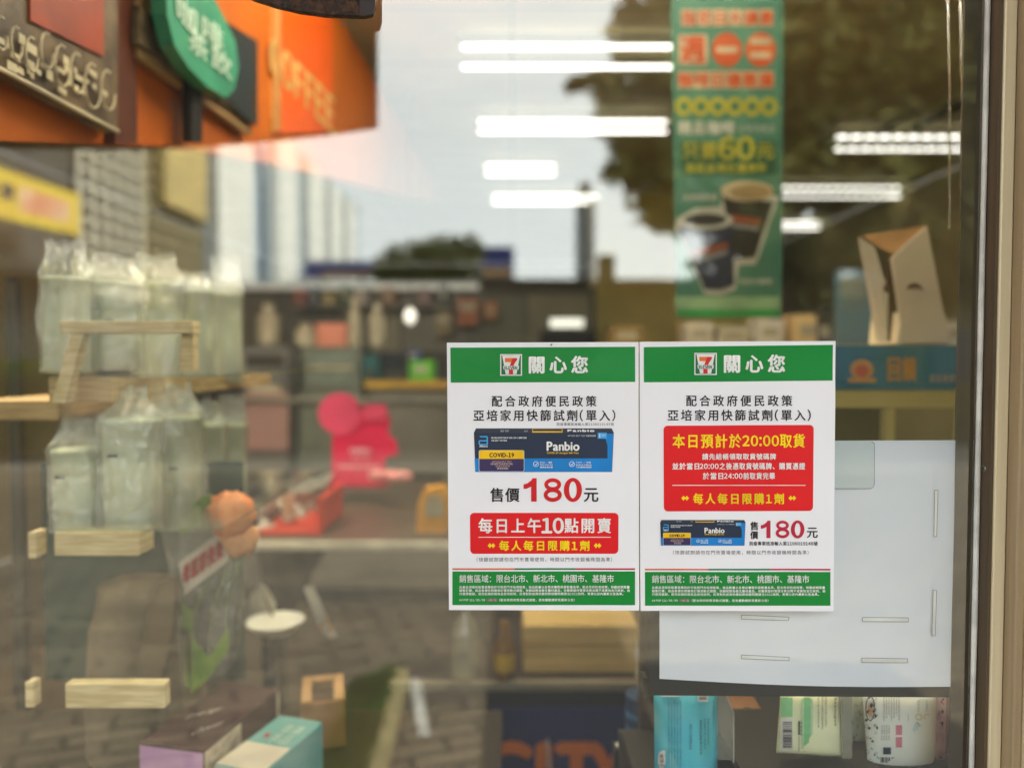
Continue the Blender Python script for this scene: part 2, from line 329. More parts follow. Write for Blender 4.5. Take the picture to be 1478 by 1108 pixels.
# trees
leafm = M('leaf', (122, 122, 54), .6, scale=.9, alt=(76, 80, 32), lo=.3, hi=.7)
barkm = M('bark', (70, 58, 44), .9, scale=6, bump=.5, bscale=20)
def tree(base, h, blobs, nleaf, ls, label, seed, group='trees along the street'):
    r = random.Random(seed); t = thing('broadleaf_tree', base, label, 'tree', group); base = Vector(base)
    top = Vector(blobs[0][0]); m = MB(); m.tube([base, base*.6+top*.4+Vector((.1, 0, 0)), base*.25+top*.75, top], [.16*h/6, .12*h/6, .08*h/6, .04])
    for c, _ in blobs[1:]:
        m.tube([base*.5+top*.5, (base*.5+top*.5)*.5+Vector(c)*.5+Vector((0, 0, .2)), Vector(c)], [.07*h/6, .05*h/6, .015], n=6)
    m.build('trunk', barkm, t, smooth=True)
    V, Fc = [], []; tot = sum(b[1][0]*b[1][2] for b in blobs)
    for c, s in blobs:
        c = Vector(c)
        for i in range(int(nleaf*s[0]*s[2]/tot)):
            d = Vector((r.gauss(0, 1), r.gauss(0, 1), r.gauss(0, 1))).normalized(); q = r.random()**.4
            p = c+Vector((d.x*s[0]*q, d.y*s[1]*q, d.z*s[2]*q))
            if noise.noise(p*1.1/max(.5, h/8)) < (-.3 if nleaf > 9000 else -.16): continue
            u = Vector((r.gauss(0, 1), r.gauss(0, 1), r.gauss(0, .6))).normalized(); v = u.cross(Vector((r.gauss(0, 1), r.gauss(0, 1), r.gauss(0, 1)))).normalized()
            l = ls*r.uniform(.7, 1.4); k = len(V); V += [p-u*l, p+v*l*.45, p+u*l, p-v*l*.45]; Fc.append((k, k+1, k+2, k+3))
    mesh('crown', V, Fc, leafm, t)
D = 9.5
bl = [((R(1105, 60, D)), (1.35, 1.3, 1.3)), (R(970, 165, D), (.95, .9, .75)), (R(935, 45, D+.5), (.55, .6, .5)), (R(1250, 150, D), (1.3, 1.2, 1.2)), (R(1350, 20, D-.5), (1.2, 1.2, 1.3)), (R(1010, 265, D+.3), (1.0, 1, .7)), (R(1180, 290, D), (1.4, 1.2, .9)), (R(1340, 300, D), (1.1, 1, .9)), (R(878, 118, D), (.28, .3, .18)), (R(905, 250, D), (.3, .3, .18)), (R(1420, 170, D), (1.2, 1, 1.2)), (R(1190, -120, D), (2, 1.6, 1.2)), (R(832, 122, D), (.13, .13, .09)), (R(1020, 20, D), (.6, .6, .5)), (R(1130, 385, D+.6), (1.2, .9, .6)), (R(1290, 392, D+.6), (1.3, .9, .6)), (R(1430, 390, D+.4), (1.1, .9, .6)), (R(1080, 180, D+.5), (1.2, 1, 1.1)), (R(1240, -20, D+.4), (1.2, 1, 1.2))]
tree((R(1130, 515, D).x, R(1130, 515, D).y, 0), 6, bl, 30000, .13, 'large dark leafy tree behind the coffee banner in the glass', 3)
for (px, py, rx, rz, D, lab, sd_) in ((600, 378, 2.0, 1.15, 40, 'dense far tree between the two blue boards', 5), (648, 372, 1.7, 1.15, 38, 'rounded far tree touching the right blue board', 6), (566, 392, 1.0, .7, 41, 'low bush crown at the left end of the far trees', 8)):
    c = R(px, py, D)
    tree((c.x, c.y, -.12), 5, [(c, (rx, 1.5, rz)), (c+Vector((rx*.5, 0, rz*.35)), (rx*.55, 1, rz*.7)), (c+Vector((-rx*.55, 0, -.1)), (rx*.55, 1, rz*.6)), (c+Vector((0, 0, -1.2)), (rx, 1, rz))], 3000, .2, lab, sd_)
# hedge at far left
c = R(20, 520, 11.5); hm = MB()
t = thing('clipped_hedge', (c.x-2, c.y, 0), 'bright green clipped hedge at the far left of the street', 'hedge')
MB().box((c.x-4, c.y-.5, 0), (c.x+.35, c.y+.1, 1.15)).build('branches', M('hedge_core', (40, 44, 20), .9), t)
for i in range(5000):
    p = Vector((c.x-4.1+rnd.random()*4.5, c.y+.15-rnd.random()*.8, .1+rnd.random()*1.3)); u = Vector((rnd.gauss(0, 1), rnd.gauss(0, 1), rnd.gauss(0, 1))).normalized()*.06; v = u.orthogonal()*.6
    hm.add([p-u, p+v, p+u, p-v], [(0, 1, 2, 3)])
hm.build('leaves', M('hedge_leaf', (104, 130, 30), .6, scale=2, alt=(64, 90, 20)), t)
# ================================================================ shop front and room
SH = thing('storefront', (0, .05, 0), 'shop front with one large pane and beige metal frame', 'shop front')
glassm = clear_mat('pane_glass', (.99, 1, .985), .17, 0, .012, rtint=(.965, 1, .955))
glassb = clear_mat('pane_glass_back', (1, 1, 1), .0, 0)
gx0, gx1 = -3.2, .5155
g = MB(); g.add([(gx0, 0, .62), (gx1, 0, .62), (gx1, 0, 2.78), (gx0, 0, 2.78)], [(0, 1, 2, 3)], 0)
g.add([(gx0, 0, .62), (gx1, 0, .62), (gx1, 0, 2.78), (gx0, 0, 2.78), (gx0, .008, .62), (gx1, .008, .62), (gx1, .008, 2.78), (gx0, .008, 2.78)], [(4, 7, 6, 5), (0, 4, 5, 1), (1, 5, 6, 2), (2, 6, 7, 3), (3, 7, 4, 0)], 1)
g.build('glass_pane', [glassm, glassb], SH)
beige = M('frame_beige', (232, 218, 186), .42, scale=2, alt=(220, 206, 174), stretch=(40, 40, 1), metal=.15, bump=.04, bscale=40)
brown = M('frame_bronze', (176, 156, 126), .45, scale=2, alt=(160, 140, 112), stretch=(40, 40, 1), metal=.2)
fdark = M('frame_channel', (92, 76, 56), .6, scale=3, stretch=(30, 30, 1))
MB().box((.5195, -.020, .0), (.5225, .03, 2.85)).build('glazing_channel', fdark, SH)
MB().box((.523, -.0225, .0), (.5365, .05, 2.85)).build('frame_lip', beige, SH, bevel=.0015)
MB().box((.537, -.040, .0), (.547, .05, 2.85)).build('frame_step', brown, SH, bevel=.002)
MB().box((.5475, -.052, .0), (.70, .05, 2.85)).build('mullion', beige, SH, bevel=.003)
MB().box((.4985, .0095, .0), (.5185, .0125, 2.85)).build('inner_frame', M('inner_frame', (84, 72, 50), .6, scale=2, stretch=(30, 30, 1), alt=(70, 58, 38)), SH)
m = MB(); pts = []
for k in range(40):
    z = .6+k*.056; pts.append((.5165+.0006*noise.noise(Vector((0, 0, z*5))), -.002, z))
m.tube(pts, [.0030+.0006*noise.noise(Vector((3, 0, p[2]*9))) for p in pts]); m.build('sealant_bead', M('sealant', (226, 226, 222), .4, scale=30), SH, smooth=True)
scp = Vector((.5194, -.009, P(1422, 676, -.01).z)); sc_ = MB()
sc_.tube([scp, scp+Vector((-.0012, 0, 0))], [.0036, .003], n=16); sc_.obox(scp+Vector((-.0014, 0, 0)), (.0003, 0, 0), (0, .0024, 0), (0, 0, .0005), 1); sc_.obox(scp+Vector((-.0014, 0, 0)), (.0003, 0, 0), (0, .0005, 0), (0, 0, .0024), 1)
sc_.build('screw', [M('screw_steel', (150, 146, 136), .35, metal=.8), M('slot_dark', (30, 28, 26))], SH)
wallm = M('facade_tile', (170, 164, 150), .6, scale=3)
MB().box((-6, 0, 2.86), (6, .2, 4.2)).build('upper_wall', wallm, SH)
MB().box((gx0-.3, 0, 0), (gx1+.003, .05, .615)).build('sill_wall', wallm, SH)
MB().box((-6, 0, 0), (gx0-.305, .2, 2.855)).build('side_wall', wallm, SH); MB().box((.705, -.002, 0), (6, .2, 2.855)).build('side_wall', wallm, SH)
MB().box((gx0-.3, -.02, 2.785), (.518, .04, 2.855)).build('head_frame', beige, SH)
MB().box((-.45, -1.65, 2.95), (6, -.003, 3.05)).build('added_shade_slab', wallm, SH)  # overhang added out of view to shade the notices
# awning over the left half of the pane: dark signboard seen from behind, mirrored
aw = thing('fascia_awning', (-2, -1, 2.2), 'dark awning board jutting over the pavement, mirrored top left', 'awning')
pts = [R(x, y, 2.6) for x, y in ((-700, 210), (0, 209), (150, 210), (270, 207), (400, 196), (480, 187), (541, 178), (541, -260), (-700, -260))]
MB().prism(pts, (0, -.06, 0)).build('valance', M('awning_dark', (24, 15, 8), .8, scale=3, alt=(18, 11, 6)), aw)
zt = pts[-1].z; MB().box((pts[0].x, pts[0].y+.003, zt-.08), (pts[6].x, -.003, zt)).build('roof_board', M('awning_dark', (44, 30, 18)), aw)
# room
floorm = brick_mat('shop_tile', (84, 74, 58), (76, 67, 54), (70, 62, 50), .6, .6, gap=.012, rough=.35, bump=.1, offset=0)
MB().poly([(-3.6, .05, .0), (3.4, .05, .0), (3.4, 11.2, .0), (-3.6, 11.2, .0)]).build('shop_floor', floorm, kind='structure')
ceilm = brick_mat('ceiling_board', (206, 194, 146), (200, 188, 142), (140, 130, 94), 1.2, .6, gap=.012, rough=.8, bump=.1, offset=0)
MB().box((-3.6, .2, 2.9), (3.4, 11.2, 2.95)).build('ceiling', ceilm, kind='structure')
wm = M('room_wall', (186, 170, 122), .8, scale=.8, alt=(166, 152, 106))
MB().box((-3.7, .2, 0), (-3.602, 11.2, 2.9)).build('side_wall', wm, kind='structure')
MB().box((3.402, .2, 0), (3.5, 11.2, 2.9)).build('side_wall', wm, kind='structure')
MB().box((-3.7, 11.21, 0), (3.5, 11.3, 2.9)).build('back_wall', M('back_wall', (110, 98, 70), .8, scale=.8), kind='structure')
# ceiling lights: pairs of bare tubes, and right-hand ones beaded by made-up fins
tubem = lamp_mat('tube_light', (1.0, .96, .86), .6)
fill_weak = lamp_mat('fill_tube_weak', (1.0, .94, .82), 7)  # emission of the added fill lights, right pair
fill_strong = lamp_mat('fill_tube_strong', (1.0, .94, .80), 13)  # stronger emission of the added fill lights, left pair
housem = M('lamp_housing', (214, 210, 196), .5)
def ceil_px(px, py, z=2.845):
    d = ray(px, py); t = (z-CAMZ)/d.z; return Vector((0, -CAMD, CAMZ))+d*t
def tube_light(px0, px1, rows, label, cells=0, group='ceiling tube lights'):
    pa = [ceil_px(px0, r) for r in rows]; pb = [ceil_px(px1, r) for r in rows]
    cx = (pa[0].x+pb[0].x)/2; cy = sum(p.y for p in pa)/len(pa)
    t = thing('ceiling_light', (cx, cy, 2.9), label, 'ceiling light', group)
    for p, q in zip(pa, pb):
        m = MB()
        if cells:
            for k in range(cells):
                x0 = p.x+(q.x-p.x)*(k+.02)/cells; x1 = p.x+(q.x-p.x)*(k+.88)/cells
                MB().obox(((x0+x1)/2, p.y, 2.848), ((x1-x0)/2, 0, 0), (0, .007, 0), (0, 0, .006)).build('tube', tubem, t)
        else: m.tube([(p.x, p.y, 2.845), (q.x, q.y, 2.845)], .0075, n=10)
        if not cells: m.build('tube', tubem, t)
        MB().box((p.x-.02, p.y-.007, 2.880), (q.x+.02, p.y+.007, 2.898)).build('housing', M('batten_grey', (96, 92, 80), .6), t)
    if cells:
        m = MB()
        for k in range(cells+1):
            x = pa[0].x+(pb[0].x-pa[0].x)*(k-.14)/cells; m.box((x-.003, pa[0].y-.05, 2.842), (x+.012, pa[-1].y+.06, 2.867))
        m.build('bead_fin', M('batten_grey', (96, 92, 80)), t)  # fins added only to break the glow into beads
tube_light(668, 1020, (68, 97), 'longest and nearest pair of bare light tubes on the ceiling')
tube_light(692, 962, (176, 190), 'second pair of bare light tubes from the window')
tube_light(702, 800, (240, 251), 'short dim pair of light tubes, third from the window')
tube_light(712, 862, (284, 292), 'fourth pair of light tubes, ending at the tan partition')
tube_light(1206, 1470, (199, 216), 'pair of tubes with added fins above the white carton at the right', 13)
tube_light(1128, 1300, (272, 284), 'pair of tubes with added fins right beside the coffee banner', 13)
tube_light(1326, 1400, (317, 322), 'small tubes with added fins low at the far right', 6)
tube_light(1128, 1182, (322, 329), 'tiny dim tubes just right of the printed cups on the banner')
for k, (y, lab) in enumerate(((.6, 'added fill light pair nearest the pane, above the display'), (1.45, 'added fill light pair over the middle of the display, above the picture'))):  # unseen lights added to brighten the room and display
    for x0, x1 in ((-1.9, -.85), (-.45, .75)):
        t = thing('ceiling_light', ((x0+x1)/2, y, 2.9), lab, 'ceiling light', 'added fill lights above the window display')
        for dy in (-.12, .12):
            MB().tube([(x0, y+dy, 2.845), (x1, y+dy, 2.845)], .014, n=10).build('tube', fill_strong if x0 < -1 else fill_weak, t); MB().box((x0-.02, y+dy-.016, 2.872), (x1+.02, y+dy+.016, 2.898)).build('housing', housem, t)
# partition, column and bulkhead
a, b = P(862, 240, 6), P(1012, 495, 6)
t = thing('partition', ((a.x+b.x)/2, 6, 0), 'tan yellow partition standing left of the coffee banner', 'partition')
MB().box((a.x, 6, 0), (b.x+.6, 6.2, a.z)).build('panel', M('partition_tan', (206, 184, 92), .7, scale=1.5, alt=(180, 160, 80)), t)
MB().box((a.x-.02, 5.97, a.z+.002), (b.x+.62, 6.22, a.z+.06)).build('cap', housem, t)
MB().box((a.x-.06, 5.98, 0), (a.x-.003, 6.2, a.z)).build('corner_post', M('post_pale', (190, 178, 130), .6), t)
a, b = P(1207, 0, 8), P(1240, 500, 8)
t = thing('column', ((a.x+b.x)/2, 8, 0), 'narrow pale column to the right of the coffee banner', 'column')
MB().box((a.x, 8, 0), (b.x, 8.25, 2.88)).build('shaft', M('column_pale', (178, 168, 130), .7, scale=2), t)
MB().box((a.x-.02, 7.98, 0), (b.x+.02, 8.27, .1)).build('base', M('dark_base', (60, 50, 40), .6), t)
# dark beam and duct at upper right
t = thing('wall_panelling', (3, 7, 1.4), 'olive slanting wall panel behind the white flap carton', 'wall panel')
MB().prism([P(1245, 300, 8.5), P(1245, 520, 8.5), P(1420, 520, 5.4), P(1420, 232, 5.4)], (.3, .2, 0)).build('panel', M('soffit_olive', (190, 178, 136), .8, scale=1.2, alt=(170, 158, 120)), t)
MB().tube([P(1243, 92, 3.6), P(1400, -30, 2.8)], .02).build('trim', M('dark_trim', (40, 36, 26), .5), t)
MB().tube([P(1255, 200, 4.2), P(1420, 98, 3.2)], .012).build('trim', M('dark_trim', (40, 36, 26)), t)
tg = MB().tube([P(1318, 186, 2.0), P(1360, 162, 2.0), P(1420, 136, 2.0)], [.010, .018, .02]).build('track_spotlight', M('dark_trim', (40, 36, 26)), smooth=True)
tag(tg, 'thin dark ceiling track slanting at the upper right of the room', 'track')
for k, (px, Y) in enumerate(((1368, .30), (1386, .32), (1394, .34))):
    a, b = P(px, -40, Y), P(px+2, 330, Y); h = MB().tube([a, a*.5+b*.5+Vector((.002, 0, 0)), b], .0011, n=6).build('hanging_wire', clear_mat('clear_wire', (.8, .8, .7), .25, .1, .35, hazecol=(.7, .66, .5)), smooth=True)
    tag(h, ['clear hanging wire left of the other two beside the frame', 'middle clear hanging wire of the three beside the frame', 'clear hanging wire nearest the window frame'][k], 'wire', 'wires hanging by the frame')
# orange sign wall on the left
XO = -1.0
def PXP(px, py, X):                     # the sign wall runs back from the pane, turning slightly towards the room
    d = ray(px, py); o = Vector((0, -CAMD, CAMZ)); n_ = Vector((5.88, -.144, 0)).normalized(); p0 = Vector((-.75, .27, 0))+n_*(X-XO)*.7
    return o+d*((p0-o).dot(n_)/d.dot(n_))
def wallpoly(px, X, th): return MB().prism([PXP(x, y, X) for x, y in px], (-th, 0, 0))
org = M('orange_panel', (226, 118, 6), .5, scale=1.6, alt=(196, 96, 4), bump=.02)
of = thing('orange_fascia', (-.7, 2, 2.1), 'long orange sign fascia running back along the left wall', 'fascia sign')
wallpoly([(-100, 200), (100, 206), (270, 212), (440, 246), (596, 287), (643, 293), (600, 218), (540, 112), (470, -14), (300, -320), (-100, -900)], XO, .08).build('panel', org, of)
wallpoly([(403, -160), (404, 192), (480, 192), (480, -20)], XO+.012, .010).build('bright_panel', M('orange_bright', (255, 104, 0), .4, scale=2, alt=(246, 96, 0)), of)
wallpoly([(166, -300), (166, 208), (198, 208), (198, -300)], XO+.03, .028).build('upright', M('orange_dark', (96, 40, 6), .6), of)
wallpoly([(397, -100), (397, 190), (405, 189), (405, -100)], XO+.02, .018).build('upright', M('trim_gold', (216, 160, 90), .5), of)
m = MB()
letters(m, 'OPEN COFFEE'[5:], (390, 96, 482, 150), 0, track=.1, pt=lambda x, y, s: PXP(x, y+(x-436)*1.0, XO+.018-s), bold=1)
# (lettering is sheared along the receding wall because the wall itself recedes)
m.build('lettering', M('letter_cream', (252, 206, 120), .5), of)
t = thing('picture_board', PXP(80, 60, XO+.05), 'brown picture board with white scroll pattern, top left', 'sign board')
wallpoly([(-80, 58), (170, 192), (170, -60), (-80, -330)], XO+.05, .03).build('board', M('picture_brown', (128, 106, 78), .5, scale=14, alt=(84, 70, 52)), t)
wallpoly([(44, -70), (44, 30), (150, 82), (150, -20)], XO+.056, .004).build('red_patch', M('picture_red', (172, 68, 34), .5, scale=9, alt=(140, 60, 34)), t)
m = MB()
for k in range(9):
    cx = -20+k*22; cy = 45+.53*cx+rnd.uniform(-8, 14); r = rnd.uniform(9, 17)
    pts = [PXP(cx+r*math.cos(a)*.7, cy+r*1.9*math.sin(a)+r*.4*math.cos(a), XO+.062) for a in [i*.5 for i in range(11)]]
    m.tube(pts, .0020, n=6)
for k in range(26):
    cx = rnd.uniform(0, 160); cy = .53*cx+rnd.uniform(35, 88); p = PXP(cx, cy, XO+.06); m.obox(p, (.0008, 0, 0), (0, rnd.uniform(.004, .012), 0), (0, 0, rnd.uniform(.003, .008)))
m.tube([PXP(-80, 57, XO+.06), PXP(170, 190, XO+.06)], .0035); m.build('scroll_pattern', M('scroll_cream', (226, 212, 176), .5), t)
t = thing('framed_picture', PXP(285, 120, XO+.05), 'dark framed tan picture hanging under the round teal sign', 'picture frame')
wallpoly([(200, 82), (362, 196), (362, 110), (200, -40)], XO+.04, .02).build('picture', M('picture_tan', (188, 156, 104), .5, scale=3, alt=(160, 128, 84)), t)
wallpoly([(200, 62), (364, 178), (364, 140), (200, 8)], XO+.055, .012).build('upper_edge', M('frame_mix', (120, 104, 76), .5, scale=20, alt=(60, 48, 34)), t)
wallpoly([(276, 108), (276, 206), (292, 206), (292, 118)], XO+.065, .02).build('frame_bar', M('frame_black', (28, 26, 22), .4), t)
wallpoly([(276, 96), (362, 176), (372, 182), (372, 60), (276, 0)], XO+.062, .01).build('dark_panel', M('panel_navy', (24, 44, 50), .4, scale=6, alt=(40, 36, 26)), t)
t = thing('round_sign', PXP(292, 50, XO+.12), 'teal green leaf shaped sign with pale writing', 'sign')
wallpoly([(238, -60), (241, 20), (252, 66), (272, 98), (300, 126), (326, 142), (338, 130), (344, 98), (340, 62), (326, 30), (300, -20), (276, -60)], XO+.12, .03).build('board', M('sign_teal', (62, 164, 128), .4, scale=5, alt=(50, 144, 112)), t)
m = MB(); letters(m, '咖啡', (256, 18, 322, 56), 0, pt=lambda x, y, s: PXP(x, y+(x-290)*.75, XO+.126-s), bold=.6); letters(m, '茶飲', (272, 58, 334, 92), 0, pt=lambda x, y, s: PXP(x, y+(x-300)*.75, XO+.126-s), bold=.6)
m.build('lettering', M('letter_mint', (210, 240, 220), .5), t)
# dark brown hanging plaque near the pane at the top
t = thing('hanging_plaque', P(450, -60, -.02), 'dark brown woven plaque whose lower rim hangs at the top edge', 'plaque')
slab('plaque_face', [(541, -130), (541, 8), (537, 20), (524, 23), (470, 21), (430, 16), (396, 8), (362, -3), (300, -40), (300, -130)], -.02, .01, M('plaque_brown', (84, 56, 38), .5, scale=90, alt=(44, 28, 18), bump=.6, bscale=160), t, bevel=.001)
slab('rim', [(541.5, -130), (541.5, 9), (538, 20.5), (525, 23.5), (519, 22), (519, -130)], -.0215, .001, M('plaque_dark', (46, 30, 20), .4), t)
MB().tube([P(430, -130, -.015), P(430, -130, -.015)+Vector((0, 0, .9))], .002).build('cord', M('dark_trim', (40, 36, 26)), t)
# green hanging banner
BY = 1.2
bt = thing('coffee_banner', P(1050, 0, BY), 'green hanging coffee banner printed with two dark cups', 'banner')
slab('sheet', [(976, 458), (1128, 458), (1131, -40), (968, -40)], BY, .004, M('banner_green', (60, 114, 92), .5, scale=2, alt=(54, 104, 86)), bt)
slab('rail', rect(962, -46, 1137, -38), BY-.006, .016, M('rail_grey', (170, 170, 160), .4), bt)
MB().tube([P(1000, -46, BY), P(1000, -46, BY)+Vector((0, 0, 2.9-P(1000, -46, BY).z))], .002).tube([P(1100, -46, BY), P(1100, -46, BY)+Vector((0, 0, 2.9-P(1000, -46, BY).z))], .002).build('cord', M('rail_grey', (170, 170, 160)), bt)
mp_, mo, my, mw = M('print_pink', (184, 166, 134), .5), M('print_orange', (180, 70, 6), .5, scale=30, alt=(172, 64, 6)), M('print_yellow', (164, 158, 30), .5), M('print_white', (182, 182, 168), .5)
def quads(mb, qs, Y, mi=0):
    for q in qs: mb.poly(trace(q, Y), mi)
    return mb
Y1, Y2, Y3 = BY-.001, BY-.002, BY-.003
m = MB()
for k in range(6): quads(m, [rect(983+k*22.6, 14, 1003+k*22.6, 38)], Y1, 0)
letters(m, '指定日大優惠', (984, 16, 1116, 36), Y2, 1, track=.06, bold=.6)
quads(m, [rrect(979, 50, 1021, 94, 4)], Y1, 0); letters(m, '週', (982, 53, 1018, 91), Y2, 1, bold=1.4)
for cx, s in ((1049, '一'), (1098, '二')):
    m.poly(trace(ell(cx, 72, 22, 25), Y1), 1)
    for yy in ((72,) if s == '一' else (60, 80)): m.poly(trace(rrect(cx-15, yy-4.5, cx+15, yy+4.5, 3), Y2), 0)
for k in range(6): quads(m, [rect(978+k*23.4, 103, 1000+k*23.4, 128)], Y1, 0)
letters(m, '咖啡日優惠價', (980, 105, 1116, 126), Y2, 1, track=.06, bold=.8)
for k in range(6):
    quads(m, ring(987+k*24.6, 154, 13, 14, 7), Y1, 2); m.poly(trace(ell(987+k*24.6, 154, 3, 3, 10), Y1), 3)
letters(m, '精品咖啡', (979, 175, 1060, 194), Y1, 4, bold=.8); letters(m, '全系列商品', (1066, 180, 1118, 191), Y1, 4)
m.poly(trace(rrect(982, 204, 1122, 252, 5), Y1), 3)
letters(m, '只要', (986, 206, 1034, 229), Y2, 2, bold=.8); letters(m, '60', (1038, 198, 1088, 230), Y2, 2, bold=1.6, track=.02); letters(m, '元', (1092, 208, 1116, 229), Y2, 2, bold=.8)
letters(m, '指定品項任選兩杯', (990, 236, 1106, 249), Y2, 2, bold=.5)
letters(m, '大杯熱拿鐵', (986, 280, 1034, 290), Y1, 4, bold=.3); letters(m, '熱美式咖啡', (1068, 402, 1114, 410), Y1, 4, bold=.3)
# printed cups
m.poly(trace([(1044, 268), (1126, 284), (1119, 300), (1096, 368), (1090, 382), (1066, 383), (1062, 418), (1040, 426), (1016, 424), (1012, 412), (976, 330), (974, 318), (1004, 300), (1040, 298)], Y1), 4)
m.poly(trace([(1042, 280), (1116, 292), (1090, 372), (1058, 374), (1050, 320)], Y2), 5)
m.poly(trace(ell(1078, 276, 38, 15), Y2-.0005), 0); m.poly(trace(ell(1084, 277, 30, 11), Y3), 7)
m.poly(trace([(1056, 310), (1100, 316), (1096, 326), (1056, 320)], Y3), 11); m.poly(trace([(1056, 322), (1096, 328), (1093, 333), (1056, 328)], Y3), 6)
m.poly(trace([(980, 330), (1056, 312), (1060, 410), (1040, 418), (1017, 417)], Y3-.0005), 8)
m.poly(trace(ell(1018, 318, 40, 13), Y3-.001), 4); m.poly(trace(ell(1018, 317, 31, 8.5), Y3-.0015), 5)
m.poly(trace([(996, 362), (1050, 349), (1051, 358), (1000, 372)], Y3-.001), 11); m.poly(trace([(1000, 374), (1051, 360), (1052, 366), (1003, 380)], Y3-.001), 6)
quads(m, [rect(974, 428, 1127, 446)], Y1, 9); quads(m, [rect(978, 447, 1127, 457)], Y1, 10)
m.build('print', [mp_, mo, my, M('print_green', (30, 84, 54), .5), mw, M('print_black', (30, 24, 22), .4), M('print_grey', (120, 120, 120), .5), M('print_crema', (150, 124, 84), .5), M('print_navy', (20, 22, 52), .4), M('print_pale_green', (140, 176, 130), .5), M('print_mid_green', (20, 150, 60), .5), M('print_rust', (132, 66, 34), .5)], bt)
# ================================================================ goods and furniture behind the pane
wood = M('shelf_wood', (214, 186, 136), .55, scale=5, alt=(184, 152, 104), stretch=(3, 3, 30), bump=.08, bscale=20)
wood2 = M('shelf_wood_pale', (232, 214, 164), .55, scale=5, alt=(206, 182, 130), stretch=(3, 3, 30))
dgreen = M('bottle_green', (28, 66, 54), .5)
# ledge under the window, sunk below the frame of the photo
LZ = .70
t = thing('window_ledge', (-.6, .4, 0), 'dark low ledge under the boxes at lower left', 'ledge')
MB().box((-1.6, .06, LZ-.03), (-.02, .76, LZ)).build('top_board', M('ledge_dark', (58, 50, 38), .4, scale=6, stretch=(20, 1, 1)), t)
MB().box((-1.58, .1, 0), (-.05, .74, LZ-.032)).build('cabinet_body', M('ledge_body', (48, 42, 34), .6), t)
# display rack
zr = lambda py, Y: P(0, py, Y).z
rk = thing('display_rack', (-.8, .5, 0), 'pale wooden display rack holding wrapped cup stacks at left', 'rack')
for (x0, y0, x1, y1, Y, L) in ((70, 545, 161, 580, .36, .8), (78, 768, 200, 802, .30, .05), (94, 986, 237, 1022, .25, .02)):
    a, b = P(x0, y1, Y), P(x1, y0, Y)
    MB().box((a.x, Y, a.z), (b.x, Y+L, b.z)).build('plank', wood if y0 < 600 else wood2, rk, bevel=.002)
for (x0, y0, x1, y1, Y, L) in ((-40, 578, 84, 606, .5, .5), (40, 768, 51, 806, .31, .03), (36, 984, 48, 1021, .26, .02)):
    a, b = P(x0, y1, Y), P(x1, y0, Y)
    MB().box((a.x, Y, a.z), (b.x, Y+L, b.z)).build('slat', wood2 if y0 > 600 else wood, rk, bevel=.002)
for (px, Y) in ((20, .85), (300, .98)):
    a = P(px, 600, Y); MB().box((a.x-.012, Y, 0), (a.x+.012, Y+.02, P(px, 400, Y).z)).build('upright', M('rack_upright', (70, 66, 54), .5), rk)
a = P(60, 800, .64); b = P(330, 545, .64)
MB().box((a.x, .645, a.z-.25), (P(345, 545, .64).x, .66, a.z+.18)).build('back_panel', dgreen, rk)
# glass shelf sheets carrying the cup stacks
acr = clear_mat('acrylic', (.9, .93, .9), .08, .02)
for (py, Y0, Y1_, xa, xb) in ((545, .34, .95, 62, 352), (768, .29, .9, 74, 352)):
    a, b = P(xa, py, Y0), P(xb, py, Y0+.1); MB().box((a.x, Y0+.002, a.z+.0005), (b.x, Y1_, a.z+.006)).build('shelf_sheet', acr, rk)
